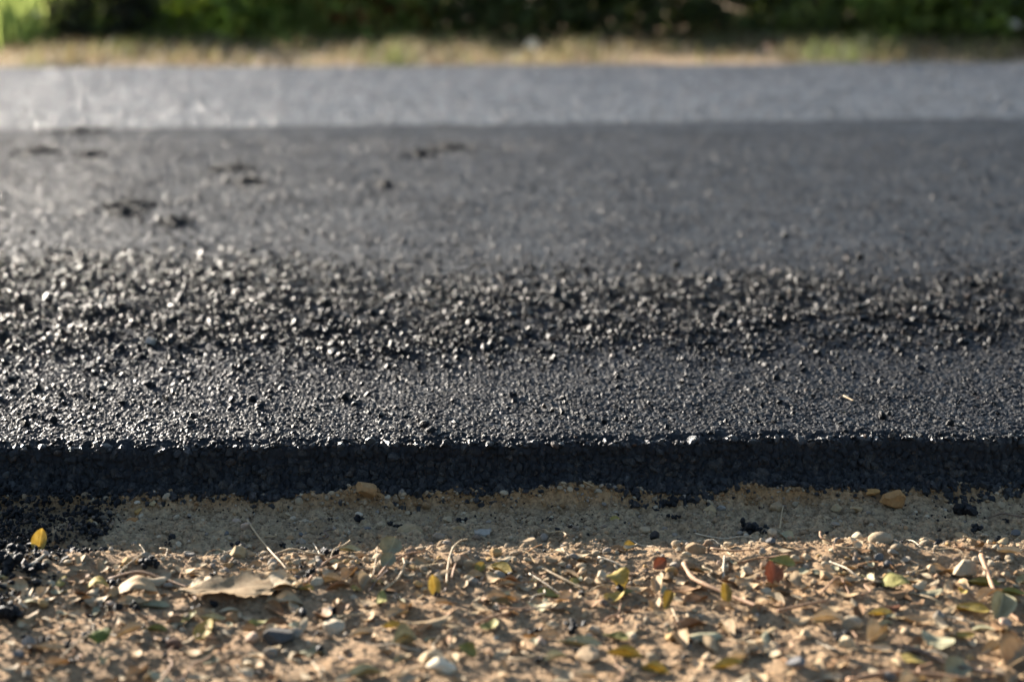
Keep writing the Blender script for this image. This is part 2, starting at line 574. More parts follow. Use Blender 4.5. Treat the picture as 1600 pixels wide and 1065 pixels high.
# ------------------------------------------------------------------ the ground and the road
def build_ground():
    a = Acc()
    xs = np.linspace(-1.0, 1.0, 1500)
    ys = np.concatenate([np.linspace(-0.8, -0.38, 150)[:-1], np.linspace(-0.38, 0.03, 420)])
    X, Y = np.meshgrid(xs, ys)
    Z = dirt_h(X, Y)
    clay = np.exp(-((Y + 0.030) / 0.014) ** 2) * scarp_amt(X)
    clay = np.clip(clay * 1.2 + 0.25 * sm(0.1, 0.5, fbm(X, Y, 0.1, 2, 205)) * (Y < -0.155), 0, 1)
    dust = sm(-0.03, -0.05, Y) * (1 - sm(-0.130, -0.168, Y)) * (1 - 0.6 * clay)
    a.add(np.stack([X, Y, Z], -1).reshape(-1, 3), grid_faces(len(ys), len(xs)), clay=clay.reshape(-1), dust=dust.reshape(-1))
    # the rest of the sheet, out to the horizon
    gx = np.array([-400, -60, -12, -1.0, 1.0, 12, 60, 400.0]); gy = np.array([-400, -60, -12, -0.8, 0.03, 12, 60, 400.0])
    X, Y = np.meshgrid(gx, gy)
    v = np.stack([X, Y, np.full(X.shape, -0.016)], -1).reshape(-1, 3)
    f = grid_faces(8, 8)
    f = np.array([q for k, q in enumerate(f) if k != 3 * 7 + 3])
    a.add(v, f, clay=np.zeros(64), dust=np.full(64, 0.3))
    link("ground", a.mesh("ground", M_SOIL, True), kind="structure", label="bare tan soil of the road shoulder")


JOINT_A, JOINT_B = wx(0, 203, H), wx(1600, 184, H)
FAR_A, FAR_B = wx(0, 103, H), wx(1600, 95.5, H)


def joint_y(x):
    return JOINT_A.y + (JOINT_B.y - JOINT_A.y) * (x - JOINT_A.x) / (JOINT_B.x - JOINT_A.x)


def far_y(x):
    return FAR_A.y + (FAR_B.y - FAR_A.y) * (x - FAR_A.x) / (FAR_B.x - FAR_A.x)


def build_new_lane():
    a = Acc()
    # broken front face followed by the top, one continuous sheet
    xs = np.linspace(-0.85, 0.85, 1480)
    prof = [(-0.040, -0.010), (-0.036, -0.002), (-0.025, 0.007), (-0.014, 0.016), (-0.006, 0.029), (-0.004, 0.040), (0.0, H), ]
    py, pz = [], []
    for (y0, z0), (y1, z1) in zip(prof[:-1], prof[1:]):
        n = max(2, int(math.hypot(y1 - y0, z1 - z0) / 0.0014))
        for k in range(n):
            py.append(y0 + (y1 - y0) * k / n); pz.append(z0 + (z1 - z0) * k / n)
    py, pz = np.array(py), np.array(pz)
    X, T = np.meshgrid(xs, np.arange(len(py)))
    st = stone_top(X, T * 0.0014, 0.0068, 161) * 0.0032
    ny = np.gradient(pz); nz = -np.gradient(py)
    nl = np.hypot(ny, nz); ny, nz = -ny / nl, -nz / nl
    keep = sm(0, 10, len(py) - T)
    FY = py[T] + edge_y(X) + (-np.abs(ny))[T] * st * keep
    FZ = pz[T] + np.abs(nz)[T] * st * keep
    # top
    dy = np.concatenate([np.linspace(0, 0.4, 360)[:-1], np.linspace(0.4, 0.9, 320)])
    X2, D2 = np.meshgrid(xs, dy)
    Y2 = D2 + edge_y(X2) * (1 - sm(0, 0.1, D2))
    Z2 = road_h(X2, Y2) - (0.004 + 0.004 * fbm(X2, X2 * 0, 0.03, 2, 27)) * (1 - sm(0, 0.012, D2))
    V = np.concatenate([np.stack([X, FY, FZ], -1).reshape(-1, 3), np.stack([X2, Y2, Z2], -1).reshape(-1, 3)])
    a.add(V, grid_faces(len(py) + len(dy), len(xs)))
    # outer half of the lane up to the joint
    xs = np.linspace(-2.4, 1.8, 1800)
    t = np.linspace(0, 1, 760)
    X, T = np.meshgrid(xs, t)
    Y = 0.9 + (joint_y(X) + 0.03 * fbm(X, X * 0, 0.5, 4, 171) - 0.9) * T
    Z = lane_far_h(X, Y)
    Z[0, :] -= 0.0
    Z[-1, :] -= 0.012
    a.add(np.stack([X, Y, Z], -1).reshape(-1, 3), grid_faces(len(t), len(xs)))
    # the lane running on to both sides
    fine = sum(len(f) for f in a.f)
    for s in (-1, 1):
        xb = 1.8 if s > 0 else 2.4
        xe = np.array([0.84, 0.86, xb, 5, 60, 300.0]) * s
        X, T = np.meshgrid(xe, np.linspace(0, 1, 7))
        Y0 = 0.0 * X
        Y1 = np.where(np.abs(X) < xb - 0.01, 0.91, joint_y(X))
        Y = Y0 + (Y1 - Y0) * T
        Z = np.full(X.shape, H - 0.003)
        a.add(np.stack([X, Y, Z], -1).reshape(-1, 3), grid_faces(7, 6))
        Xf, Tf = np.meshgrid(xe, np.array([0, 0.5, 1.0]))
        a.add(np.stack([Xf, -0.036 * (1 - Tf) + 0 * Xf, (H - 0.003) * Tf - 0.012 * (1 - Tf)], -1).reshape(-1, 3), grid_faces(3, 6))
    me = a.mesh("resurfaced_lane", M_ASPHALT, True)
    me.materials.append(M_OUTER)
    mi = np.zeros(len(me.polygons), np.int32); mi[fine:] = 1
    me.polygons.foreach_set("material_index", mi)
    link("resurfaced_lane", me, kind="structure", label="fresh black asphalt layer with a crumbled cut edge")


def build_far_lane():
    a = Acc()
    xs = np.concatenate([[-300, -60, -12], np.linspace(-2.6, 2.6, 1000), [12, 60, 300.0]])
    t = np.linspace(0, 1, 480)
    X, T = np.meshgrid(xs, t)
    y0 = joint_y(X) - 0.03
    Y = y0 + (far_y(X) + 0.03 * fbm(X, X * 0, 0.4, 3, 181) - y0) * T
    Z = H - 0.008 + 0.004 * fbm(X, Y, 0.7, 3, 191) + 0.0020 * stone_top(X, Y, 0.012, 201, 2.0)
    a.add(np.stack([X, Y, Z], -1).reshape(-1, 3), grid_faces(len(t), len(xs)))
    b = Acc()
    n = 26000
    x = RNG.uniform(-2.5, 2.5, n); t = RNG.random(n)
    y = joint_y(x) + 0.03 + (far_y(x) - joint_y(x) - 0.08) * t
    size = np.clip(RNG.lognormal(math.log(0.0042), 0.4, n), 0.002, 0.010)
    z = H - 0.008 + 0.004 * fbm(x, y, 0.7, 3, 191) + 0.0010 - size * 0.1
    scatter(b, P_TINY, np.stack([x, y, z], 1), size, rots(n, False, 0.22), dusty_tint(n) * 1.5 + 0.012)
    link("road_grit", b.mesh("road_grit", M_TAR), kind="stuff", label="grey chippings bedded in the older far lane", category="grit")
    link("road", a.mesh("road", M_LANE, True), kind="structure", label="older grey lane beyond the new asphalt")


def build_verge():
    a = Acc()
    xs = np.concatenate([[-300, -60], np.linspace(-9, 9, 120), [60, 300.0]])
    t = np.linspace(0, 1, 60)
    X, T = np.meshgrid(xs, t)
    y0 = far_y(X) - 0.06
    Y = y0 + T * 9.0
    Z = -0.01 + 0.045 * sm(0, 0.03, T) + 0.06 * T + 0.02 * fbm(X, Y, 0.8, 3, 211) * sm(0.02, 0.1, T)
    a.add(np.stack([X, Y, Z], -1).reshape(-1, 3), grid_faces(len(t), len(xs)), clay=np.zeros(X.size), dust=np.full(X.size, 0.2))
    link("verge", a.mesh("verge", M_SOIL, True), kind="structure", label="earth verge beyond the road")


def verge_h(x, y):
    T = (y - far_y(x) + 0.06) / 9.0
    return -0.01 + 0.045 * sm(0, 0.03, T) + 0.06 * T + 0.02 * fbm(x, y, 0.8, 3, 211) * sm(0.02, 0.1, T)


build_ground()
build_new_lane()
build_far_lane()
build_verge()

EARTH = np.array([(0.33, 0.25, 0.16), (0.27, 0.21, 0.14), (0.38, 0.31, 0.22), (0.24, 0.20, 0.16), (0.40, 0.32, 0.22), (0.30, 0.19, 0.10), (0.20, 0.15, 0.11), (0.43, 0.36, 0.27)])


def earth_tint(n, w=None):
    p = np.array(w or [.22, .2, .16, .14, .09, .08, .08, .03]); p /= p.sum()
    return EARTH[RNG.choice(len(EARTH), n, p=p)] * RNG.uniform(0.8, 1.15, (n, 1))


def spill_w(x, y):
    """Weight of the black rubble that slid down on the left of the frame."""
    P = [topx((a, b, 0)) for a, b in zip(np.ravel(x), np.ravel(y))]
    px = np.array([p[0] for p in P]); py = np.array([p[1] for p in P])
    lim = 195 - 1.25 * np.clip(py - 800, -40, 400) + 40 * perlin(px / 60, py / 60, 9)
    return sm(45, -60, px - lim) * sm(1010, 950, py)


def build_asphalt_rubble():
    a, b = Acc(), Acc()
    # stones breaking out of the cut face and lying at its foot
    n = 19000
    x = RNG.uniform(-0.84, 0.84, n)
    t = RNG.random(n) ** 0.85
    y = -0.037 + 0.035 * t + edge_y(x) + RNG.normal(0, 0.002, n)
    z = np.interp(y - edge_y(x), [-0.038, -0.025, -0.014, -0.006, -0.004, 0], [-0.002, 0.007, 0.016, 0.029, 0.040, H - .002]) + RNG.normal(0.0, 0.001, n)
    y = y - 0.004 * (1 - t) * (0.3 + fbm(x, x * 0, 0.06, 2, 29)) - 0.5 * (1 - t) * edge_y(x)
    size = np.clip(RNG.lognormal(math.log(0.0023), 0.55, n), 0.0009, 0.0085)
    scatter(a, P_SHARP, np.stack([x, y, z], 1), size, rots(n), face_tint(n))
    # brink stones
    n = 1700
    x = RNG.uniform(-0.84, 0.84, n); y = edge_y(x) + RNG.normal(0.003, 0.004, n)
    z = np.full(n, H - 0.0022) + RNG.normal(0, 0.0008, n)
    scatter(b, P_SHARP, np.stack([x, y, z], 1), np.clip(RNG.lognormal(math.log(0.0026), 0.3, n), 0.0015, 0.005), rots(n, False, 0.25), tar_tint(n))
    # apron
    n = 2600
    x = RNG.uniform(-0.84, 0.84, n); y = -0.029 - np.abs(RNG.normal(0, 0.005, n)) + 0.5 * edge_y(x)
    keep = RNG.random(n) < (1.0 - 0.7 * sm(0.68, 1.0, scarp_amt(x))) * (0.35 + 0.65 * sm(-0.3, 0.3, fbm(x, y, 0.07, 2, 223)))
    x, y = x[keep], y[keep]; n = len(x)
    size = np.clip(RNG.lognormal(math.log(0.0026), 0.45, n), 0.001, 0.007)
    z = dirt_h(x, y, False) + size * 0.35
    scatter(a, P_SHARP, np.stack([x, y, z], 1), size, rots(n), tar_tint(n))
    # slide at the left
    n = 26000
    x = RNG.uniform(-0.80, -0.20, n); y = RNG.uniform(-0.3, -0.02, n)
    w = spill_w(x, y)
    keep = RNG.random(n) < w * (0.5 + 0.5 * sm(-0.4, 0.2, fbm(x, y, 0.03, 2, 227)))
    x, y, w = x[keep], y[keep], w[keep]; n = len(x)
    size = np.clip(RNG.lognormal(math.log(0.0016), 0.5, n), 0.0007, 0.005)
    z = dirt_h(x, y, False) + size * 0.4 + 0.008 * w * RNG.random(n) * sm(-0.245, -0.06, y)
    scatter(b, P_SHARP, np.stack([x, y, z], 1), size, rots(n), tar_tint(n))
    # specks of mix kicked out over the soil
    n = 5000
    x = RNG.uniform(-0.75, 0.75, n); y = -0.035 - np.abs(RNG.normal(0, 0.075, n))
    keep = RNG.random(n) < 0.15 + 0.85 * sm(0.0, 0.6, fbm(x, y, 0.10, 3, 271))
    x, y = x[keep], y[keep]; n = len(x)
    size = np.clip(RNG.lognormal(math.log(0.0007), 0.5, n), 0.0003, 0.0025)
    scatter(b, P_SHARP, np.stack([x, y, dirt_h(x, y, False) + size * 0.3], 1), size, rots(n), tar_tint(n))
    link("asphalt_spill", b.mesh("asphalt_spill", M_CLOT), kind="stuff", label="dull black crumbs spilled over the brink and the soil", category="rubble")
    link("asphalt_rubble", a.mesh("asphalt_rubble", M_RUBBLE), kind="stuff", label="black tar coated rubble along the broken asphalt edge", category="rubble")


def build_loose_chippings():
    a = Acc()
    n = 90000
    x = RNG.uniform(-0.84, 0.84, n); y = RNG.uniform(0.15, 1.0, n)
    w = band_mask(x, y)
    clump = sm(-0.5, 0.5, fbm(x, y, 0.09, 2, 231))
    keep = RNG.random(n) < w * (0.4 + 0.9 * clump * w)
    x, y = x[keep], y[keep]; n = len(x)
    size = np.clip(RNG.lognormal(math.log(0.0020), 0.5, n), 0.0010, 0.0085)
    z = road_h(x, y) + size * 0.3 + 0.0045 * RNG.random(n) * band_mask(x, y)
    scatter(a, P_SHARP, np.stack([x, y, z], 1), size, rots(n), tar_tint(n))
    # fine chippings bedded in the mat everywhere
    n = 14000
    x = RNG.uniform(-0.84, 0.84, n); y = RNG.uniform(0.0, 0.89, n)
    size = np.clip(RNG.lognormal(math.log(0.0017), 0.35, n), 0.0009, 0.0035)
    z = road_h(x, y) - size * 0.1
    scatter(a, P_TINY, np.stack([x, y, z], 1), size, rots(n, False, 0.22), tar_tint(n))
    n = 46000
    x = RNG.uniform(-1.9, 1.5, n); y = 0.88 + 1.78 * RNG.random(n)
    size = np.clip(RNG.lognormal(math.log(0.0021), 0.4, n), 0.0012, 0.006)
    z = lane_far_h(x, y) - size * 0.15
    scatter(a, P_TINY, np.stack([x, y, z], 1), size, rots(n, False, 0.25), dusty_tint(n))
    # thin sprinkling outside the raked band
    n = 5200
    x = RNG.uniform(-0.84, 0.84, n); y = RNG.uniform(0.02, 0.89, n)
    keep = RNG.random(n) < 0.35 + 0.65 * sm(-0.05, -0.5, x)
    x, y = x[keep], y[keep]; n = len(x)
    size = np.clip(RNG.lognormal(math.log(0.0030), 0.35, n), 0.0015, 0.007)
    z = road_h(x, y) + size * 0.3
    scatter(a, P_SHARP, np.stack([x, y, z], 1), size, rots(n), tar_tint(n))
    n = 5000
    x = RNG.uniform(-1.4, 1.4, n); y = 0.9 + 1.7 * RNG.random(n) ** 1.6
    keep = RNG.random(n) < 0.35 + 0.65 * sm(0.1, -0.6, x)
    x, y = x[keep], y[keep]; n = len(x)
    size = np.clip(RNG.lognormal(math.log(0.0030), 0.35, n), 0.0018, 0.007)
    z = lane_far_h(x, y) + size * 0.3
    scatter(a, P_SHARP, np.stack([x, y, z], 1), size, rots(n), tar_tint(n))
    # strays round the clots
    for cx, cy, ea, eb in PIT_W[:11]:
        m = 40
        x = cx + RNG.normal(0, 1.1, m) * ea; y = cy + RNG.normal(0, 1.3, m) * eb
        size = np.clip(RNG.lognormal(math.log(0.0036), 0.4, m), 0.0018, 0.007)
        scatter(a, P_SHARP, np.stack([x, y, lane_far_h(x, y) + size * 0.35], 1), size, rots(m), tar_tint(m))
    link("loose_chippings", a.mesh("loose_chippings", M_TAR), kind="stuff", label="loose black stone chippings raked along the new lane", category="chippings")


def build_gravel():
    a = Acc()
    n = 30000
    x = RNG.uniform(-0.75, 0.75, n); y = RNG.uniform(-0.50, -0.025, n)
    lit = sm(-0.130, -0.160, y)
    ridge = np.exp(-((y - shadow_ridge_y(x) + 0.006) / 0.03) ** 2)
    foot = np.exp(-((y + 0.034) / 0.010) ** 2)
    w = 0.20 - 0.15 * lit + 0.45 * ridge * sm(-0.35, 0.25, fbm(x, y, 0.11, 2, 241) + 0.25 * sm(-0.1, 0.3, x)) + 0.45 * foot
    keep = RNG.random(n) < w
    x, y = x[keep], y[keep]; n = len(x)
    size = np.clip(RNG.lognormal(math.log(0.0014), 0.5, n), 0.0006, 0.0042)
    z = dirt_h(x, y, False) + size * 0.25
    t = earth_tint(n)
    scatter(a, P_ROUND, np.stack([x, y, z], 1), size, rots(n, False, 0.5), t)
    # sand and grit
    n = 34000
    x = RNG.uniform(-0.6, 0.6, n); y = RNG.uniform(-0.42, -0.03, n)
    size = np.clip(RNG.lognormal(math.log(0.00055), 0.4, n), 0.0003, 0.0014)
    scatter(a, P_TINY, np.stack([x, y, dirt_h(x, y, False) + size * 0.2], 1), size, rots(n), earth_tint(n) * 0.85)
    # clay crumbs along the crust
    n = 2600
    x = RNG.uniform(-0.75, 0.75, n); y = -0.033 + RNG.normal(0, 0.006, n)
    size = np.clip(RNG.lognormal(math.log(0.0012), 0.6, n), 0.0005, 0.005)
    z = dirt_h(x, y, False) - size * 0.1
    scatter(a, P_SHARP, np.stack([x, y, z], 1), size, rots(n), np.array([0.27, 0.16, 0.078]) * RNG.uniform(0.7, 1.15, (n, 1)))
    # crumbs of the soil itself
    n = 22000
    x = RNG.uniform(-0.75, 0.75, n); y = RNG.uniform(-0.46, -0.02, n)
    keep = RNG.random(n) < (0.2 + 0.8 * sm(-0.3, 0.3, fbm(x, y, 0.05, 3, 261))) * (1 - 0.6 * sm(-0.15, -0.185, y))
    x, y = x[keep], y[keep]; n = len(x)
    size = np.clip(RNG.lognormal(math.log(0.0011), 0.5, n), 0.0005, 0.004)
    z = dirt_h(x, y, False) + size * 0.2
    t = np.array([0.30, 0.21, 0.13]) * RNG.uniform(0.75, 1.1, (n, 1))
    scatter(a, P_ROUND, np.stack([x, y, z], 1), size, rots(n), t)
    link("gravel", a.mesh("gravel", M_GRAVEL), kind="stuff", label="fine beige gravel scattered over the shoulder soil", category="gravel")


CLOTS = ["long dark clot of loose stone near the joint", "short dark clot trailing the long one by the joint", "dark clot stretched across the lane", "second dark clot just in front of the stretched one",
         "dark clot at the rear of the heaped pair", "dark clot at the front of the heaped pair", "broad dusky clot beside the heaped pair", "slanting dark clot in the middle of the lane, upper piece", "slanting dark clot in the middle of the lane, lower piece",
         "small dark clot below the slanting one", "thin dark clot lying along the joint", "small dark clot right of the lane's middle", "tiny dark clot before the lane's middle", "small dark clot on the right part of the lane", "tiny dark clot between the stretched and slanting ones"]


def build_clots():
    for k, lab in enumerate(CLOTS[:11]):
        cx, cy, ea, eb = PIT_W[k]
        a = Acc()
        m = int(np.clip(ea * eb * 42000, 90, 360))
        th = RNG.uniform(0, 6.283, m); rr = np.minimum(np.abs(RNG.normal(0, 0.5, m)), 1.0)
        x = ea * rr * np.cos(th); y = eb * rr * np.sin(th) + 0.25 * eb * fbm(x + cx, x * 0, 0.05, 2, 77)
        size = np.clip(RNG.lognormal(math.log(0.0048), 0.35, m), 0.0025, 0.009)
        z = lane_far_h(x + cx, y + cy) - H + size * 0.3 + RNG.random(m) * 0.008 * np.clip(1 - rr, 0, 1)
        scatter(a, P_SHARP, np.stack([x, y, z], 1), size, rots(m), tar_tint(m))
        o = link("asphalt_clot", a.mesh("asphalt_clot", M_CLOT), label=lab, category="asphalt clot", group="dark clots on the new lane")
        o.location = (cx, cy, H)


build_clots()
build_asphalt_rubble()
build_loose_chippings()
build_gravel()

# ------------------------------------------------------------------ leaf shapes


def leaf_shape(L_, W_, across, along, twist=0.0, fold=0.0, tip=1.0, ragged=0.0, seed=0, nu=13, nv=7, asym=0.0):
    g = np.random.default_rng(seed)
    u = np.linspace(-1, 1, nu); v = np.linspace(-1, 1, nv)
    U, Vv = np.meshgrid(u, v, indexing='ij')
    hw = (1 - np.abs(U) ** (1.7 + 0.5 * tip)) ** (0.62 + 0.25 * tip)
    hw = hw * (1 + asym * U)
    if ragged:
        hw = hw * (1 + ragged * g.normal(size=(nu, 1)) * (np.abs(Vv) > 0.5))
        hw = np.clip(hw, 0.02, None)
    x = U * L_ / 2 * (1 + ragged * 0.25 * g.normal(size=U.shape))
    y = Vv * hw * W_ / 2
    ya = Vv * hw
    z = across * W_ * ya ** 2 + along * L_ * U ** 2 + twist * W_ * U * ya + fold * W_ * np.abs(ya)
    z = z + 0.03 * W_ * np.sin(U * 5 + g.uniform(0, 6)) * np.cos(Vv * 3 + g.uniform(0, 6))
    V = np.stack([x, y, z], -1).reshape(-1, 3)
    V[:, 2] -= V[:, 2].min()
    f = grid_faces(nu, nv)
    # the underside, a third of a millimetre below, so the blade has body
    V2 = V.copy(); V2[:, 2] -= 0.00025
    n0 = len(V)
    rim = np.concatenate([np.arange(nv), np.arange(1, nu) * nv + nv - 1, (nu - 1) * nv + np.arange(nv - 2, -1, -1), np.arange(nu - 2, 0, -1) * nv])
    side = np.stack([rim, np.roll(rim, -1), np.roll(rim, -1) + n0, rim + n0], 1)
    return np.concatenate([V, V2]), np.concatenate([f, f[:, ::-1] + n0, side])


def variant_leaf(i, g=random):
    c = [0.08, 0.18, 0.38, -0.25, -0.4, 0.6, 0.05, -0.12][i % 8]
    return leaf_shape(0.017 * g.uniform(0.8, 1.25), 0.0088 * g.uniform(0.75, 1.2), c, g.uniform(-0.10, 0.16), g.uniform(-0.5, 0.5), g.uniform(0, 0.2), g.uniform(0.3, 1.3), 0.05 if i % 3 == 0 else 0.0, i + 500, asym=g.uniform(-0.25, 0.25))


LEAF_V = [variant_leaf(i) for i in range(16)]
LEAF_MESH = {}


def leaf_mesh(var, col):
    if (var, col) not in LEAF_MESH:
        LEAF_MESH[(var, col)] = mesh_np("leaf", LEAF_V[var][0], LEAF_V[var][1], LEAFCOL[col], True)
    return LEAF_MESH[(var, col)]


def drop(x, y):
    return float(dirt_h(np.array([x]), np.array([y]), False)[0])


# coarse litter that nobody could count
def build_litter():
    a = Acc()
    cols = np.array([(0.38, 0.26, 0.145), (0.50, 0.40, 0.26), (0.24, 0.14, 0.07), (0.44, 0.33, 0.19), (0.36, 0.33, 0.21), (0.30, 0.20, 0.11)])
    n = 2300
    x = RNG.uniform(-0.72, 0.72, n); y = RNG.uniform(-0.48, -0.12, n)
    w = (0.08 + 0.92 * sm(-0.145, -0.175, y)) * (1 - 0.6 * sm(-0.22, -0.27, y))
    keep = RNG.random(n) < w * (0.12 + 0.88 * sm(-0.3, 0.35, fbm(x, y, 0.09, 3, 251)))
    x, y = x[keep], y[keep]; n = len(x)
    z = dirt_h(x, y, False) + 0.0004 + 0.002 * RNG.random(n)
    size = RNG.uniform(0.4, 1.05, n)
    scatter(a, [(v * np.array([1, 1, 0.8]), f) for v, f in LEAF_V], np.stack([x, y, z], 1), size, rots(n, False, 0.14), cols[RNG.choice(6, n)] * RNG.uniform(0.75, 1.2, (n, 1)))
    link("leaf_litter", a.mesh("leaf_litter", M_LITTER, True), kind="stuff", label="crushed dry leaf litter and scraps on the sunlit shoulder", category="leaf litter")
    # straw, rootlets and splinters
    a = Acc()
    n = 420
    x = RNG.uniform(-0.72, 0.72, n); y = RNG.uniform(-0.46, -0.03, n)
    keep = RNG.random(n) < 0.12 + 0.88 * sm(-0.115, -0.168, y)
    x, y = x[keep], y[keep]; n = len(x)
    k = np.arange(9); ang = np.arange(3) * 2.094
    prot = []
    for s in range(8):
        g = np.random.default_rng(900 + s)
        px_ = (k / 8 - 0.5); py_ = 0.12 * np.sin(k * g.uniform(.2, .6) + g.uniform(0, 6)); pz_ = 0.10 * np.sin(k * g.uniform(.2, .5) + g.uniform(0, 3)) ** 2 + 0.02
        rad = 0.014 * (1 - 0.5 * k / 8)
        ring = np.stack([np.repeat(px_, 3), np.repeat(py_, 3) + np.tile(np.cos(ang), 9) * np.repeat(rad, 3), np.repeat(pz_, 3) + np.tile(np.sin(ang), 9) * np.repeat(rad, 3)], 1)
        f = np.array([[i * 3 + j, i * 3 + (j + 1) % 3, i * 3 + 3 + (j + 1) % 3, i * 3 + 3 + j] for i in range(8) for j in range(3)])
        prot.append((ring, f))
    cols = np.array([(0.45, 0.33, 0.18), (0.34, 0.2, 0.1), (0.55, 0.45, 0.3), (0.2, 0.12, 0.07)])
    scatter(a, prot, np.stack([x, y, dirt_h(x, y, False) + 0.0008], 1), RNG.uniform(0.008, 0.032, n), rots(n, False, 0.2), cols[RNG.choice(4, n)])
    link("straw_debris", a.mesh("straw_debris", M_LITTER, True), kind="stuff", label="thin straw and rootlets strewn over the shoulder", category="debris")


build_litter()

# ------------------------------------------------------------------ single things
USED = []          # (px, py, radius px) of the hand placed things


def place(name, me, x, y, z, rx, ry, rz, label, cat, group=None, scale=1.0):
    o = bpy.data.objects.new(name, me); C.objects.link(o)
    o.location = (x, y, z); o.rotation_mode = 'ZYX' if False else 'XYZ'
    o.rotation_euler = (Matrix.Rotation(R(rx), 3, 'X') @ Matrix.Rotation(R(ry), 3, 'Y') @ Matrix.Rotation(R(rz), 3, 'Z')).to_euler()
    o.scale = (scale,) * 3
    o["label"] = label; o["category"] = cat
    if group:
        o["group"] = group
    return o


def hero_leaf(px, py, col, Lmm, Wmm, rz, label, rx=0, ry=0, across=0.2, along=0.08, twist=0.2, fold=0.1, tip=0.8, ragged=0.0, lift=0.0, seed=1, nu=17, nv=9):
    p = wx(px, py, 0.003)
    v, f = leaf_shape(Lmm / 1000, Wmm / 1000, across, along, twist, fold, tip, ragged, seed, nu, nv)
    me = mesh_np("leaf", v, f, LEAFCOL[col], True)
    o = place("leaf", me, p.x, p.y, 0, rx, ry, rz, label, "leaf", "fallen leaves on the shoulder")
    m = o.rotation_euler.to_matrix()
    zmin = min((m @ Vector(q)).z for q in v[::3])
    o.location.z = drop(p.x, p.y) + 0.0006 - zmin + lift / 1000
    USED.append((px, py, Lmm))
    return o


def stone_obj(name, px, py, mm, tint, mat, label, cat, group, seed, plane=0.0, squash=(1, 0.8, 0.62), cuts=11, sub=ICO4, rz=0.0, sink=0.6, rx=0, ry=0, bumpy=0.05, hfun=None):
    p = wx(px, py, plane)
    v, f = stone_shape(sub, seed, cuts + 6, 0.48, 0.86, bumpy, squash)
    mm = mm * 0.82
    tint = tuple(c * k for c, k in zip(tint, (0.82, 0.76, 0.68)))
    v = v * mm / 2000
    g = np.random.default_rng(seed)
    v = v * (1 + 0.035 * np.sin(v @ g.normal(size=3) * 2400 / mm * 3 + 1) * np.sin(v @ g.normal(size=3) * 2400 / mm * 3))[:, None]
    me = mesh_np(name, v, f, mat, False, {"tint": np.tile(np.array(tint), (len(v), 1))})
    z = (hfun or drop)(p.x, p.y)
    o = place(name, me, p.x, p.y, z + mm / 2000 * squash[2] * (1 - sink), rx, ry, rz, label, cat, group)
    USED.append((px, py, mm))
    return o


def lump_shape(mm, k, seed):
    """A clot of tar-coated chippings stuck together."""
    g = np.random.default_rng(seed)
    vs, fs, n = [], [], 0
    mm = mm * 0.85
    for i in range(k if k == 1 else k * 2 + 3):
        pv, pf = P_FINE[g.integers(len(P_FINE))]
        s = mm / 2000 * g.uniform(0.30, 0.50) if k > 1 else mm / 2000
        q = g.normal(size=(3, 3)); q, _ = np.linalg.qr(q)
        off = g.normal(size=3) * np.array([0.42, 0.36, 0.2]) * mm / 2000 if k > 1 else np.zeros(3)
        vs.append(pv @ q.T * s + off); fs.append(pf + n); n += len(pv)
    v = np.concatenate(vs)
    v[:, 2] -= v[:, 2].min()
    return v, np.concatenate(fs)


def lump_obj(px, py, mm, k, label, seed, plane=0.0, hfun=None, tint=(0.006, 0.0065, 0.008), rz=0):
    if px < 120 and plane == 0: mm *= 0.75
    p = wx(px, py, plane)
    v, f = lump_shape(mm, k, seed)
    me = mesh_np("asphalt_lump", v, f, M_CLOT, False, {"tint": np.tile(np.array(tint), (len(v), 1))})
    o = place("asphalt_lump", me, p.x, p.y, (hfun or drop)(p.x, p.y) - mm * 0.00006, 0, 0, rz, label, "asphalt lump", "loose asphalt lumps")
    USED.append((px, py, mm))
    return o


def road_drop(x, y):
    return float(road_h(np.array([x]), np.array([y]))[0])


def tube(pts, r0, r1, sides=7, seed=0):
    """Tapered tube with slight swellings along the points."""
    g = np.random.default_rng(seed)
    P = [Vector(p) for p in pts]
    out = []
    for i in range(len(P) - 1):
        a, b, c, d = P[max(i - 1, 0)], P[i], P[i + 1], P[min(i + 2, len(P) - 1)]
        for t in (0, 0.25, 0.5, 0.75):
            out.append(0.5 * ((2 * b) + (c - a) * t + (2 * a - 5 * b + 4 * c - d) * t * t + (3 * b - a - 3 * c + d) * t ** 3))
    out.append(P[-1])
    V = []
    for i, p in enumerate(out):
        d = (out[min(i + 1, len(out) - 1)] - out[max(i - 1, 0)]).normalized()
        s = d.cross(Vector((0, 0, 1)))
        s = s.normalized() if s.length > 1e-5 else Vector((1, 0, 0))
        u = s.cross(d)
        r = (r0 + (r1 - r0) * i / (len(out) - 1)) * (1 + 0.12 * g.normal())
        for k in range(sides):
            a = 2 * math.pi * k / sides
            V.append(p + (s * math.cos(a) + u * math.sin(a)) * r)
    n = len(out)
    F = np.array([[i * sides + k, i * sides + (k + 1) % sides, (i + 1) * sides + (k + 1) % sides, (i + 1) * sides + k] for i in range(n - 1) for k in range(sides)])
    cap = [np.arange(sides)[None, ::-1], (np.arange(sides) + (n - 1) * sides)[None]]
    return np.array([v[:] for v in V]), [F] + cap


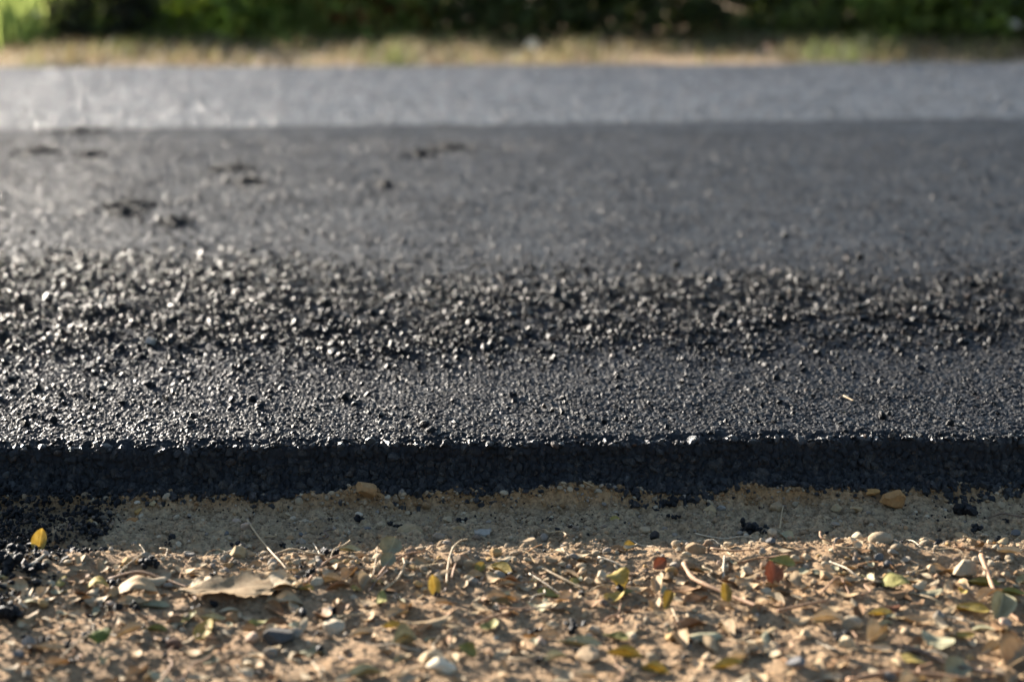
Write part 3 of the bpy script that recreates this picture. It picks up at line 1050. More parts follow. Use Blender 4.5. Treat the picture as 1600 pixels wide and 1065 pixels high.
def twig_obj(pp, col, r0, r1, label, lifts=None, name="twig", seed=0, kids=()):
    """pp: pixels the twig runs through on the ground; lifts in mm."""
    pts = []
    lifts = [l * 0.45 for l in (lifts or [2] * len(pp))]
    for (px, py), l in zip(pp, lifts):
        q = wx(px, py, 0.004)
        pts.append((q.x, q.y, drop(q.x, q.y) + r0 / 1000 + l / 1000))
    o0 = Vector(pts[0])
    v, f = tube([Vector(p) - o0 for p in pts], r0 / 1000, r1 / 1000, 7, seed)
    a = Acc(); a.add(v, f)
    for i, (dx, dy, dz) in kids:
        b = Vector(pts[i]) - o0
        v, f = tube([b, b + Vector((dx, dy, dz)) * 0.0006, b + Vector((dx, dy, dz * 0.8)) * 0.001], r0 / 1600, r1 / 2000, 5, seed + i)
        a.add(v, f)
    me = a.mesh("twig", TWIGCOL[col], True)
    o = place(name, me, *o0, 0, 0, 0, label, "twig", "twigs and stems on the shoulder")
    USED.append((*pp[0], 8))
    return o


# --- hand placed leaves (pixel of the photograph, colour, length, width, turn, ...)
HL = hero_leaf
HL(63, 851, 'yellow', 21, 12, 80, "yellow orange leaf standing upright on the black rubble", rx=72, across=0.25, along=0.05, seed=3)
HL(214, 922, 'tan', 27, 32, 80, "large tan leaf arched like a shell over gravel", across=-0.30, along=-0.10, twist=0.15, fold=0, seed=4)
HL(153, 916, 'yellow', 15, 17, 75, "small ochre leaf curled into a hood beside the arched tan leaf", across=-0.35, along=-0.12, twist=0.3, fold=0, seed=5)
HL(375, 922, 'tan', 88, 40, 4, "largest pale brown leaf, broad and torn, lying flat", across=0.03, along=0.01, twist=0.05, fold=0.05, ragged=0.22, tip=0.4, seed=6, nu=31, nv=15, ry=0, lift=0.5)
HL(436, 915, 'pale', 34, 30, 60, "pale rounded flap resting on the broad torn leaf", across=-0.12, along=-0.05, twist=0.3, ragged=0.14, tip=0.3, seed=7, lift=0)
HL(240, 942, 'grey-green', 24, 9, -3, "narrow grey green leaf below the arched tan leaf", across=0.3, seed=8)
HL(155, 994, 'green', 17, 13, 10, "bright green leaf scrap on the brown soil", rx=18, across=-0.3, ragged=0.06, seed=9)
HL(204, 988, 'pale', 22, 9, 32, "pale leaf propped diagonally beside the bright green scrap", ry=-14, across=0.4, seed=10)
HL(243, 981, 'olive', 17, 7, -6, "little olive leaf close to the bright green scrap", across=0.4, along=0.05, seed=11)
HL(330, 966, 'grey-green', 22, 6, -12, "slender curved grey green leaf by a brown pebble", across=0.6, along=0.14, seed=12)
HL(612, 861, 'grey-green', 17, 18, 70, "square grey leaf leaning against the litter ridge", rx=42, across=0.1, ragged=0.08, tip=0.2, seed=13)
HL(545, 858, 'grey-green', 19, 7, -10, "narrow grey leaf at the rim of the shaded soil", across=0.45, seed=14)
HL(516, 907, 'pale', 20, 8, -2, "pale leaf with upturned rim under the dark twigs", across=0.7, along=0.05, seed=15)
HL(571, 911, 'pale', 15, 10, 75, "pale leaf folded lengthwise with both halves raised", rx=25, fold=0.7, seed=16)
HL(530, 919, 'brown', 20, 6, 20, "thin brown leaf with a pale edge tilted by the litter ridge", across=0.8, seed=17)
HL(478, 920, 'yellow', 12, 7, 0, "small amber leaf under a pale curled leaf", across=0.3, seed=18)
HL(679, 921, 'yellow', 17, 9, 100, "upright yellow leaf with a brown lower half", rx=60, across=0.3, seed=19)
HL(750, 888, 'yellow', 11, 8, 60, "tiny yellow leaf beside the curved root", rx=40, seed=20)
HL(607, 888, 'grey-green', 15, 12, 60, "rounded grey leaf among stems on the ridge", rx=35, across=0.2, seed=21)
HL(632, 1003, 'grey-green', 17, 13, 15, "cupped blue grey leaf with pale inner side", rx=12, across=0.9, along=0.2, seed=22)
HL(731, 1022, 'olive', 14, 9, -35, "olive leaf tipped on its edge", rx=35, across=0.4, seed=23)
HL(964, 906, 'yellow', 18, 15, 12, "bright yellow leaf folded over with a scalloped rim", rx=30, across=-0.5, along=0.1, twist=0.5, ragged=0.08, seed=24)
HL(1031, 883, 'rust', 12, 10, 40, "rust red leaf standing beside dark folded litter", rx=55, seed=25)
HL(1207, 909, 'rust', 20, 13, 100, "large rust red crumpled leaf in the gravel", rx=50, twist=0.7, ragged=0.10, seed=26)
HL(1044, 939, 'yellow', 18, 8, 70, "pale yellow leaf rolled into a slim trough", rx=30, across=1.0, seed=27)
HL(1133, 936, 'yellow', 16, 8, 95, "mustard leaf standing on edge behind a pale twig", rx=60, across=0.5, seed=28)
HL(906, 1000, 'grey-green', 30, 11, -14, "long pale green leaf narrowing to a stalk", across=0.3, along=0.05, tip=1.3, seed=29)
HL(963, 990, 'olive', 18, 10, -20, "oval olive leaf beside a dark stone", across=0.2, seed=30)
HL(976, 1021, 'yellow', 25, 7, -20, "long lemon yellow leaf with rolled sides", across=0.9, seed=31)
HL(1022, 1038, 'yellow', 22, 6, -25, "second lemon yellow strip, slightly shorter and rolled tighter", across=1.0, seed=32)
HL(1136, 1040, 'yellow', 23, 9, 15, "flat bright yellow leaf with a pointed tip", ry=-6, across=0.3, seed=33)
HL(1155, 1024, 'pale', 18, 8, 22, "cream leaf rolled up beside the flat bright yellow leaf", across=0.7, seed=34)
HL(1098, 992, 'grey-green', 28, 12, 4, "sage leaf with a dark humped back", across=-0.35, along=-0.08, seed=35)
HL(1401, 916, 'olive', 24, 24, 70, "glossy olive green leaf arched high over brown scraps", across=-0.38, along=-0.12, seed=36)
HL(1399, 935, 'brown', 18, 9, 0, "dark amber leaf tucked under the arched olive leaf", across=-0.5, seed=37)
HL(1222, 885, 'olive', 20, 11, -18, "leaf half mustard and half pale in the gravel", rx=18, across=0.3, seed=38)
HL(1535, 911, 'olive', 26, 11, -10, "two toned leaf, olive and pale blue, behind the leaning stick", across=0.3, seed=39)
HL(1577, 926, 'olive', 24, 7, -8, "slim olive leaf beyond the leaning stick", across=0.5, seed=40)
HL(1515, 951, 'yellow', 27, 13, -17, "oval ochre leaf speckled brown, lying flat", across=0.15, along=0.05, seed=41)
HL(1562, 953, 'grey-green', 26, 17, 68, "grey leaf folded into a cone at the foot of the stick", rx=38, fold=0.6, tip=1.2, seed=42)
HL(1375, 960, 'yellow', 17, 8, 8, "smooth straw yellow leaf beside a rust brown one", across=0.25, seed=43)
HL(1395, 953, 'rust', 11, 7, 0, "small rust brown leaf touching the straw yellow one", across=-0.4, seed=44)
HL(1290, 972, 'pale', 23, 10, 8, "cream leaf curved upward like a dish", across=0.6, along=0.18, seed=45)
HL(1245, 967, 'tan', 20, 12, -20, "pointed tan leaf beside the dish shaped cream leaf", across=-0.3, seed=46)
HL(1371, 1000, 'pale', 18, 14, 30, "cupped pale leaf with a deep dark hollow", across=1.0, along=0.25, seed=47)
HL(1372, 1017, 'pale', 18, 8, -4, "peach leaf flat below the cupped pale leaf", across=0.15, seed=48)
HL(1430, 970, 'tan', 30, 10, -20, "long ragged tan leaf with a notched end", across=0.2, ragged=0.08, seed=49)
HL(1500, 994, 'yellow', 22, 8, 8, "flat golden leaf right at the margin litter", across=0.15, seed=50)
HL(1465, 1009, 'grey-green', 26, 18, -55, "broad grey leaf with an angular outline", across=-0.2, ragged=0.06, seed=51)
HL(1496, 1048, 'grey-green', 20, 17, 60, "pale sage leaf overlapping the dark twig", rx=25, across=0.2, seed=52)
HL(1587, 1030, 'tan', 30, 22, 50, "broad tan leaf with a sharp centre fold", rx=15, fold=0.35, tip=1.1, seed=53)
HL(983, 854, 'yellow', 11, 8, 30, "small yellow leaf alone at the rim of the shaded soil", rx=30, across=0.5, seed=54)
HL(1576, 867, 'pale', 20, 9, -5, "pale leaf lying on the shaded grey soil", across=0.3, seed=55)
HL(1228, 832, 'grey-green', 13, 9, -30, "crumpled sage leaf on the shaded soil by asphalt crumbs", rx=20, twist=0.5, seed=56)
HL(960, 800, 'yellow', 9, 6, 10, "tiny yellow leaf on the clay below the asphalt", rx=20, seed=57)
HL(845, 990, 'tan', 26, 9, 5, "tan leaf with a wavy surface among gravel", twist=0.6, seed=58)
HL(665, 976, 'tan', 40, 12, 14, "long tan leaf shard casting a dark shadow", rx=-8, across=-0.3, ragged=0.08, seed=59)
HL(612, 981, 'yellow', 14, 8, 5, "small pale yellow leaf on bare soil", across=0.3, seed=60)
HL(565, 986, 'pale', 20, 8, 30, "cream leaf pointing at the dark stone", across=0.3, seed=61)
HL(72, 1055, 'tan', 22, 7, -6, "ochre leaf blurred low on the soil", across=0.2, seed=62)
HL(75, 1011, 'pale', 24, 7, -8, "cream splinter of leaf on open soil", across=0.4, seed=63)

# --- pebbles and stones
PG = "pebbles on the shoulder"
SO = stone_obj
SO("stone", 1506, 901, 30, (0.42, 0.35, 0.26), M_GRAVEL, "biggest beige stone with a ridged top", "stone", PG, 21, squash=(1, .8, .72), cuts=7, rz=20)
SO("stone", 640, 829, 26, (0.36, 0.30, 0.20), M_GRAVEL, "angular buff stone half sunk in shaded soil", "stone", PG, 22, squash=(1, .7, .55), rz=15)
SO("stone", 719, 828, 17, (0.36, 0.28, 0.17), M_GRAVEL, "wedge shaped ochre stone on shaded soil", "stone", PG, 23, squash=(1, .8, .75))
SO("stone", 752, 827, 26, (0.34, 0.34, 0.32), M_GRAVEL, "flat grey stone right of the ochre wedge stone", "stone", PG, 24, squash=(1, .7, .35))
SO("stone", 1378, 859, 28, (0.40, 0.33, 0.24), M_GRAVEL, "smooth tan stone bedded at the edge of the shade", "stone", PG, 25, squash=(1, .7, .55), cuts=5)
SO("stone", 1090, 866, 26, (0.31, 0.23, 0.15), M_GRAVEL, "brown faceted stone crowned with straw", "stone", PG, 26, squash=(1, .7, .6))
SO("stone", 715, 888, 20, (0.24, 0.19, 0.14), M_GRAVEL, "round brown stone under the curved root", "stone", PG, 27, squash=(1, .85, .7), cuts=5)
SO("stone", 518, 979, 24, (0.52, 0.46, 0.36), M_GRAVEL, "whitish rounded stone on open soil", "stone", PG, 28, squash=(1, .85, .7), cuts=4)
SO("stone", 435, 1003, 34, (0.10, 0.10, 0.10), M_GRAVEL, "dark grey stone with a sloping top", "stone", PG, 29, squash=(1, .8, .5), cuts=8)
SO("stone", 691, 1057, 24, (0.72, 0.66, 0.54), M_GRAVEL, "whitest stone, bright and smooth", "stone", PG, 30, squash=(1, .8, .6), cuts=4)
SO("stone", 675, 1040, 32, (0.42, 0.34, 0.23), M_GRAVEL, "buff stone just behind the whitest stone", "stone", PG, 31, squash=(1, .8, .5))
SO("stone", 922, 1030, 23, (0.46, 0.36, 0.25), M_GRAVEL, "pink beige round stone left of the lemon strip leaf", "stone", PG, 32, squash=(1, .9, .7), cuts=5)
SO("stone", 178, 930, 14, (0.46, 0.34, 0.2), M_GRAVEL, "peach pebble at the mouth of the arched tan leaf", "stone", PG, 33, squash=(1, .9, .8), cuts=4)
SO("stone", 372, 868, 19, (0.42, 0.33, 0.2), M_GRAVEL, "pale ochre stone, tallest of the cluster by the straw stem", "stone", PG, 34, squash=(1, .85, .75))
SO("stone", 388, 867, 15, (0.37, 0.28, 0.18), M_GRAVEL, "tan stone pressed against the pale ochre stone", "stone", PG, 35)
SO("stone", 352, 875, 16, (0.33, 0.29, 0.23), M_GRAVEL, "grey buff stone in front of the pale ochre stone", "stone", PG, 36)
SO("stone", 356, 886, 12, (0.40, 0.26, 0.13), M_GRAVEL, "brown stone beneath the pale ochre stone", "stone", PG, 37)
SO("stone", 299, 874, 15, (0.18, 0.18, 0.18), M_GRAVEL, "slate grey angular pebble on the shaded soil", "stone", PG, 38)
SO("stone", 260, 853, 13, (0.42, 0.27, 0.16), M_GRAVEL, "orange brown pebble on shaded soil", "stone", PG, 39, cuts=4)
SO("stone", 310, 852, 13, (0.36, 0.28, 0.19), M_GRAVEL, "tan pebble bedded in shaded soil", "stone", PG, 40, cuts=4)
SO("stone", 218, 800, 11, (0.48, 0.31, 0.12), M_GRAVEL, "amber pebble at the foot of the rubble", "stone", PG, 41, cuts=3, squash=(1, .9, .8))
SO("stone", 193, 790, 9, (0.40, 0.26, 0.13), M_GRAVEL, "small brown pebble above the amber pebble", "stone", PG, 42, cuts=3)
SO("stone", 206, 810, 13, (0.40, 0.22, 0.10), M_GRAVEL, "rust flat pebble below the amber pebble", "stone", PG, 43, cuts=3, squash=(1, .8, .45))
SO("stone", 240, 796, 10, (0.42, 0.35, 0.22), M_GRAVEL, "pale pebble right of the amber pebble", "stone", PG, 44, cuts=4)
SO("stone", 272, 972, 15, (0.25, 0.16, 0.10), M_GRAVEL, "dark brown pointed pebble", "stone", PG, 45, squash=(1, .8, .9))
SO("stone", 363, 966, 15, (0.33, 0.22, 0.13), M_GRAVEL, "brown pebble at the tip of the slender curved leaf", "stone", PG, 46, squash=(1, .8, .9))
SO("stone", 275, 1007, 18, (0.17, 0.11, 0.085), M_GRAVEL, "dark maroon stone on sunlit soil", "stone", PG, 47, squash=(1, .8, .7))
SO("stone", 45, 1007, 16, (0.30, 0.31, 0.32), M_GRAVEL, "grey pointed stone behind the cream splinter of leaf", "stone", PG, 48, squash=(1, .7, .9))
SO("stone", 1247, 1047, 19, (0.20, 0.21, 0.23), M_GRAVEL, "blue grey stone low on the soil", "stone", PG, 49, cuts=6)
SO("stone", 1322, 1015, 19, (0.56, 0.48, 0.34), M_GRAVEL, "block shaped cream stone", "stone", PG, 50, squash=(1, .9, .85), cuts=12)
SO("stone", 1331, 983, 20, (0.40, 0.35, 0.27), M_GRAVEL, "smooth buff stone behind the block shaped cream stone", "stone", PG, 51, cuts=5)
SO("stone", 1290, 914, 20, (0.40, 0.31, 0.2), M_GRAVEL, "knobbly tan stone in the gravel patch", "stone", PG, 52)
SO("stone", 827, 849, 22, (0.36, 0.28, 0.19), M_GRAVEL, "tan clod perched on the litter ridge", "stone", PG, 53, squash=(1, .8, .6))
SO("stone", 700, 806, 14, (0.44, 0.36, 0.25), M_GRAVEL, "cream pebble on the orange clay", "stone", PG, 54)
SO("stone", 1366, 780, 20, (0.46, 0.27, 0.11), M_GRAVEL, "orange clay chip wedged under the asphalt edge", "clay chip", PG, 55, squash=(1, .6, .5), sink=0)
SO("stone", 1396, 789, 32, (0.40, 0.24, 0.11), M_GRAVEL, "largest orange clay clod against the asphalt foot", "clay clod", PG, 56, squash=(1, .7, .75), sink=.2)
SO("stone", 572, 790, 30, (0.42, 0.27, 0.14), M_GRAVEL, "orange clod peaked above the clay crust", "clay clod", PG, 57, squash=(1, .7, .7), sink=.3)
SO("stone", 1212, 790, 20, (0.38, 0.29, 0.19), M_GRAVEL, "tan clod with dry stems at the asphalt foot", "clay clod", PG, 58, squash=(1, .7, .7))
SO("stone", 1109, 793, 16, (0.44, 0.34, 0.21), M_GRAVEL, "straw coloured pebble with a notch at the asphalt foot", "stone", PG, 59, squash=(1, .8, .8))
SO("stone", 1126, 790, 14, (0.33, 0.33, 0.32), M_GRAVEL, "grey pebble beside the notched straw pebble", "stone", PG, 60)
SO("stone", 1308, 792, 14, (0.42, 0.34, 0.22), M_GRAVEL, "flat ended buff pebble in the black rubble", "stone", PG, 61, sink=0)
SO("stone", 1338, 794, 13, (0.44, 0.33, 0.2), M_GRAVEL, "peach pebble between rubble and clay clod", "stone", PG, 62, sink=0)
SO("stone", 929, 982, 17, (0.42, 0.34, 0.25), M_GRAVEL, "smooth pinkish pebble behind the long pale green leaf", "stone", PG, 63)

# --- asphalt lumps on the lane and on the soil
LO = lump_obj
LO(537, 626, 17, 3, "black lump sitting alone on the smooth front strip", 71, H, road_drop)
LO(962, 639, 8, 2, "small black lump on the smooth front strip", 72, H, road_drop)
LO(512, 507, 22, 3, "pointed black wedge in the loose chippings", 73, H, road_drop)
LO(870, 465, 20, 4, "broad black lump rising from the chippings", 74, H, road_drop)
LO(1057, 418, 20, 3, "flat black lump beyond the raked chippings", 75, H, road_drop)
LO(255, 441, 17, 3, "black lump in the chippings below the pale far stone", 76, H, road_drop)
LO(63, 438, 20, 3, "wide black lump at the margin of the chippings", 77, H, road_drop)
LO(375, 470, 18, 3, "low black lump among bright chippings", 78, H, road_drop)
LO(350, 508, 24, 5, "cluster of black stones behind the white stone", 79, H, road_drop)
LO(755, 528, 16, 3, "rounded black lump mid band", 80, H, road_drop)
LO(576, 371, 11, 2, "black crumb on the smooth lane beyond the chippings", 81, H, road_drop)
LO(1088, 462, 14, 3, "black lump where the band thins out", 82, H, road_drop)
LO(1496, 455, 15, 3, "dark lump with a sunlit corner at the thin end of the band", 83, H, road_drop)
LO(1330, 428, 14, 2, "flat dark chip on the smooth lane", 84, H, road_drop)
SO("stone", 236, 548, 21, (0.42, 0.40, 0.38), M_GRAVEL, "pale stone resting on the front of the black chippings", "stone", "pale stones on the lane", 64, H, (1, .8, .7), hfun=road_drop, sink=.1, rz=30)
SO("stone", 160, 483, 16, (0.40, 0.38, 0.35), M_GRAVEL, "pale oval stone amid the black chippings", "stone", "pale stones on the lane", 65, H, (1, .8, .7), cuts=6, hfun=road_drop, sink=.1)
SO("stone", 285, 406, 18, (0.36, 0.33, 0.30), M_GRAVEL, "tilted pale stone beyond the chippings", "stone", "pale stones on the lane", 66, H, (1, .7, .7), hfun=road_drop, sink=0, ry=-25)
SO("stone", 848, 427, 13, (0.42, 0.36, 0.30), M_GRAVEL, "small pinkish stone at the back of the band", "stone", "pale stones on the lane", 67, H, (1, .8, .8), hfun=road_drop, sink=0)
SO("stone", 769, 449, 16, (0.36, 0.36, 0.36), M_GRAVEL, "grey flat stone inside the band", "stone", "pale stones on the lane", 68, H, (1, .8, .5), hfun=road_drop, sink=0)
LO(1170, 819, 22, 6, "heap of black asphalt crumbs on the shaded soil", 85)
LO(1192, 824, 16, 4, "flat black crumb cluster trailing the bigger heap", 86)
LO(1022, 835, 14, 1, "single black chip lying on the shaded soil", 87)
LO(563, 807, 17, 2, "black chip below the orange peaked clod", 88)
LO(623, 818, 11, 2, "black crumb behind the angular buff stone", 89)
LO(721, 811, 13, 3, "black crumb on top of the clay crust", 90)
LO(1048, 787, 22, 2, "smooth black stone fallen from the asphalt edge", 91)
LO(1055, 806, 11, 2, "black crumb under the fallen smooth stone", 92)
LO(1510, 799, 28, 6, "long black clot at the foot of the asphalt", 93)
LO(1522, 819, 14, 3, "bluish black crumb on the shaded soil", 94)
LO(1407, 851, 8, 2, "left one of two black crumbs by the smooth tan stone", 95)
LO(1423, 851, 7, 2, "right one of two black crumbs by the smooth tan stone", 96)
LO(170, 832, 14, 2, "black chip on the pale soil beside the rubble slide", 97)
LO(267, 834, 13, 3, "black clot on pale shaded soil", 98)
LO(134, 867, 16, 3, "glinting black lump ahead of the rubble slide", 99)
LO(22, 866, 28, 4, "big glossy black lump near the upright yellow leaf", 100)
LO(10, 892, 36, 5, "widest black lump at the end of the rubble slide", 101)
LO(55, 902, 24, 5, "black clot half covered with grit", 102)
LO(15, 970, 34, 7, "black pile of crumbs on the sunlit soil", 103)
LO(235, 895, 18, 4, "black crumbs under a pale flake", 104)
LO(185, 915, 16, 3, "black crumb inside the shadow of the arched leaf", 105)
LO(185, 955, 11, 1, "slanted black chip on sunlit soil", 106)
LO(211, 953, 12, 2, "second black chip, upright on sunlit soil", 107)
LO(833, 982, 12, 2, "round dark lump on sunlit soil", 108)
LO(900, 980, 18, 3, "dark clod next to the round dark lump", 109)
LO(485, 902, 16, 3, "black crumb beneath a pale stem on the ridge", 110)
LO(510, 865, 18, 4, "black crumbs at the rim of the shaded soil", 111)
LO(474, 861, 11, 3, "grey black crumb near the straw stem tip", 112)
LO(621, 943, 10, 2, "black speck between tan leaves", 113)
LO(521, 955, 11, 1, "leaning black chip among tan leaves", 114)
LO(1317, 1003, 14, 3, "sooty crumb behind the cream stone", 115)

# --- twigs and stems
TW = twig_obj
TW([(386, 806), (402, 826), (423, 857), (440, 880), (452, 893)], 'straw', 1.0, 0.4, "long bent straw stem reaching out of the shaded soil", [10, 9, 6, 3, 1], seed=1)
TW([(489, 840), (497, 856), (504, 872)], 'pale', 0.6, 0.3, "short pale straw beside the long bent stem", [6, 4, 1], seed=2)
TW([(698, 908), (700, 889), (706, 872), (718, 856), (730, 841)], 'straw', 1.1, 0.6, "curved root rising like a hook", [2, 5, 9, 11, 10], seed=3)
TW([(706, 903), (712, 885), (722, 877), (735, 878)], 'brown', 0.9, 0.4, "thin brown root looped inside the hooked root", [3, 8, 9, 3], seed=4)
TW([(590, 902), (610, 886), (635, 873), (668, 867)], 'brown', 1.2, 0.5, "brown stem lying across the litter ridge", [2, 4, 5, 4], seed=5)
TW([(478, 911), (492, 893), (513, 878), (535, 866)], 'brown', 1.5, 0.6, "reddish twig slanting up to the shaded soil", [2, 4, 4, 3], seed=6)
TW([(596, 921), (620, 908), (632, 893), (630, 880)], 'straw', 1.2, 0.6, "kinked pale root on the ridge", [2, 4, 6, 8], seed=7)
TW([(583, 902), (588, 880), (590, 862)], 'straw', 0.6, 0.3, "fine upright straw behind the brown stem", [2, 8, 12], seed=8)
TW([(1068, 885), (1082, 902), (1110, 917), (1150, 932), (1200, 955)], 'brown', 1.9, 1.1, "long reddish brown stem running through the litter", [8, 8, 6, 4, 2], seed=9)
TW([(1049, 944), (1055, 958), (1066, 973)], 'straw', 0.8, 0.5, "short stalk hanging from the rolled trough leaf", [6, 4, 1], seed=10)
TW([(1532, 880), (1543, 903), (1556, 932), (1580, 950), (1602, 966)], 'brown', 1.9, 1.0, "pale stick leaning against the biggest stone", [14, 11, 8, 4, 2], seed=11)
TW([(1405, 1014), (1440, 1024), (1490, 1040), (1550, 1056), (1605, 1066)], 'dark', 1.6, 1.3, "dark straight twig crossing the corner litter", [3, 4, 4, 4, 3], seed=12)
TW([(1325, 1066), (1380, 1057), (1440, 1054), (1520, 1062)], 'brown', 2.0, 1.2, "thick brown twig at the bottom of the litter", [3, 5, 5, 3], seed=13)
TW([(745, 972), (765, 962), (800, 952)], 'brown', 1.3, 0.8, "brown twig lying over tan leaf scraps", [3, 5, 4], seed=14)
TW([(1215, 958), (1250, 950), (1296, 941)], 'brown', 1.3, 0.8, "knobby brown twig beside the tan pointed leaf", [3, 4, 4], seed=15)
TW([(935, 866), (962, 874), (985, 882)], 'pale', 0.9, 0.4, "bleached straw lying on the litter ridge", [4, 4, 2], seed=16)
TW([(878, 855), (895, 870), (912, 882)], 'straw', 0.8, 0.4, "straw slanting down the clay ridge", [5, 4, 2], seed=17)
TW([(845, 882), (875, 897), (913, 912)], 'straw', 1.0, 0.6, "long straw parallel to the slope of the ridge", [4, 4, 3], seed=18)
TW([(827, 888), (850, 902), (878, 916)], 'pale', 0.7, 0.4, "thin bleached stem beside the long straw", [3, 4, 3], seed=19)
TW([(1110, 861), (1150, 867), (1200, 865)], 'brown', 0.9, 0.5, "fine brown stem across the straw pile", [8, 7, 5], seed=20)
TW([(1130, 900), (1131, 885), (1132, 876)], 'pale', 1.0, 0.8, "upright bleached stub in the gravel", [2, 8, 12], seed=21)
TW([(1417, 834), (1428, 846), (1440, 858)], 'pale', 0.6, 0.3, "pale straw on shaded soil beside the smooth tan stone", [6, 3, 1], seed=22)
TW([(1218, 820), (1221, 800), (1224, 785)], 'straw', 0.9, 0.5, "dry stem standing at the asphalt foot", [1, 8, 12], seed=23)
TW([(905, 774), (928, 777)], 'straw', 0.9, 0.6, "orange straw stuck to the asphalt foot", [6, 7], seed=24)
TW([(170, 903), (215, 898), (260, 905), (295, 916)], 'brown', 1.5, 0.8, "brown stem arching behind the arched tan leaf", [3, 6, 6, 3], seed=25)
TW([(37, 895), (55, 885), (70, 875)], 'pale', 1.6, 1.0, "bleached stick on the edge of the rubble slide", [3, 5, 4], seed=26)
TW([(988, 830), (1003, 840), (1022, 850)], 'pale', 0.5, 0.3, "hair thin straw on shaded soil by a black chip", [4, 4, 1], seed=27)
TW([(1280, 930), (1310, 915), (1330, 936)], 'brown', 0.9, 0.5, "bent brown rootlet in the gravel patch", [2, 7, 2], seed=28)
o = TW([(1318, 621), (1333, 629)], 'straw', 0.7, 0.4, "single yellow straw lying on the black asphalt", seed=29)
q = wx(1318, 621, H); o.location = (q.x, q.y, road_drop(q.x, q.y) + 0.0015)
q2 = wx(1333, 629, H)

# --- the many remaining leaves, pebbles, crumbs
WORD = {'tan': 'tan', 'pale': 'cream', 'brown': 'dark brown', 'yellow': 'yellow', 'olive': 'olive', 'grey-green': 'grey green', 'rust': 'rust red', 'green': 'green'}
MARKS = [(63, 851, "the upright orange leaf"), (214, 922, "the arched tan leaf"), (375, 922, "the broad torn leaf"), (155, 994, "the bright green scrap"), (571, 911, "the lengthwise folded pale leaf"),
         (679, 921, "the upright yellow leaf"), (518, 979, "the whitish rounded stone"), (435, 1003, "the dark sloping stone"), (632, 1003, "the cupped blue grey leaf"), (691, 1057, "the whitest stone"),
         (964, 906, "the folded bright yellow leaf"), (1207, 909, "the large rust red leaf"), (906, 1000, "the long pale green leaf"), (1136, 1040, "the flat bright yellow leaf"), (1098, 992, "the sage leaf"),
         (1401, 916, "the arched olive leaf"), (1506, 901, "the biggest beige stone"), (1515, 951, "the oval ochre leaf"), (1290, 972, "the dish shaped cream leaf"), (1371, 1000, "the cupped pale leaf"),
         (1465, 1009, "the angular grey leaf"), (1044, 939, "the rolled trough leaf"), (612, 861, "the square grey leaf"), (372, 868, "the pale ochre stone"), (75, 1011, "the cream leaf splinter"),
         (275, 1007, "the maroon stone"), (1022, 1038, "the lemon strips"), (845, 990, "the wavy tan leaf"), (731, 1022, "the tipped olive leaf"), (1562, 953, "the cone shaped grey leaf"),
         (1587, 1030, "the sharply folded tan leaf"), (1090, 866, "the straw crowned stone"), (827, 849, "the perched tan clod"), (1378, 859, "the smooth tan stone"), (640, 829, "the angular buff stone"), (267, 834, "the black clot")]
LABELS = {}
for o in S.objects:
    if "label" in o:
        LABELS[o["label"]] = o
DIST = ["closest", "second closest", "third closest", "fourth closest", "fifth closest", "sixth closest", "seventh closest", "eighth closest", "ninth closest", "tenth closest"]


def relation(px, py):
    d = [(math.hypot(px - a, (py - b) * 2.2), a, b, t) for a, b, t in MARKS]
    _, a, b, t = min(d)
    dx, dy = px - a, (py - b) * 2.2
    if abs(dx) > abs(dy):
        w = "to the right of" if dx > 0 else "to the left of"
    else:
        w = "in front of" if dy > 0 else "behind"
    return w, t, math.hypot(dx, dy)


def free_spot(rng, y0, y1, gap):
    for _ in range(60):
        px, py = rng.uniform(-15, 1615), rng.uniform(y0, y1)
        if all(math.hypot(px - a, (py - b) * 2.0) > gap + r * 0.55 for a, b, r in USED):
            return px, py
    return px, py


def name_all(items):
    """items: (object, head, px, py): gives each a label told by look and landmark."""
    groups = {}
    for o, head, px, py in items:
        w, t, d = relation(px, py)
        groups.setdefault((head, w, t), []).append((d, o))
    for (head, w, t), lst in groups.items():
        lst.sort(key=lambda q: q[0])
        for k, (d, o) in enumerate(lst):
            if len(lst) == 1:
                o["label"] = f"{head} {w} {t}"
            else:
                o["label"] = f"{head} {w} {t}, {DIST[min(k, 9)]}"


rl = random.Random(21)
items = []
HEADS = {0: "flattish", 1: "slightly curled", 2: "trough shaped", 3: "domed", 4: "strongly domed", 5: "tightly rolled", 6: "flat", 7: "softly domed"}
for i in range(235):
    u = rl.random()
    px, py = free_spot(rl, 895, 1072, 15) if u < 0.6 else free_spot(rl, 890, 965, 11)
    if rl.random() < 0.25:
        px, py = free_spot(rl, 884, 940, 12)
    col = rl.choices(['tan', 'pale', 'brown', 'yellow', 'olive', 'grey-green', 'rust'], [44, 26, 15, 3, 3, 8, 1])[0]
    var = rl.randrange(16)
    p = wx(px, py, 0.002)
    s = rl.choice([0.62, 0.8, 1.0, 1.15, 1.3])
    o = place("leaf", leaf_mesh(var, col), p.x, p.y, 0, rl.gauss(3, 7), rl.gauss(0, 6), rl.uniform(0, 360), "", "leaf", "fallen leaves on the shoulder", s)
    m = o.rotation_euler.to_matrix()
    o.location.z = drop(p.x, p.y) + 0.0003 - s * min((m @ Vector(q)).z for q in LEAF_V[var][0][::4])
    USED.append((px, py, 9))
    size = "tiny " if s < 0.7 else "small " if s < 0.9 else "" if s < 1.1 else "large "
    items.append((o, f"{size}{HEADS[var % 8]} {WORD[col]} leaf", px, py))
name_all(items)

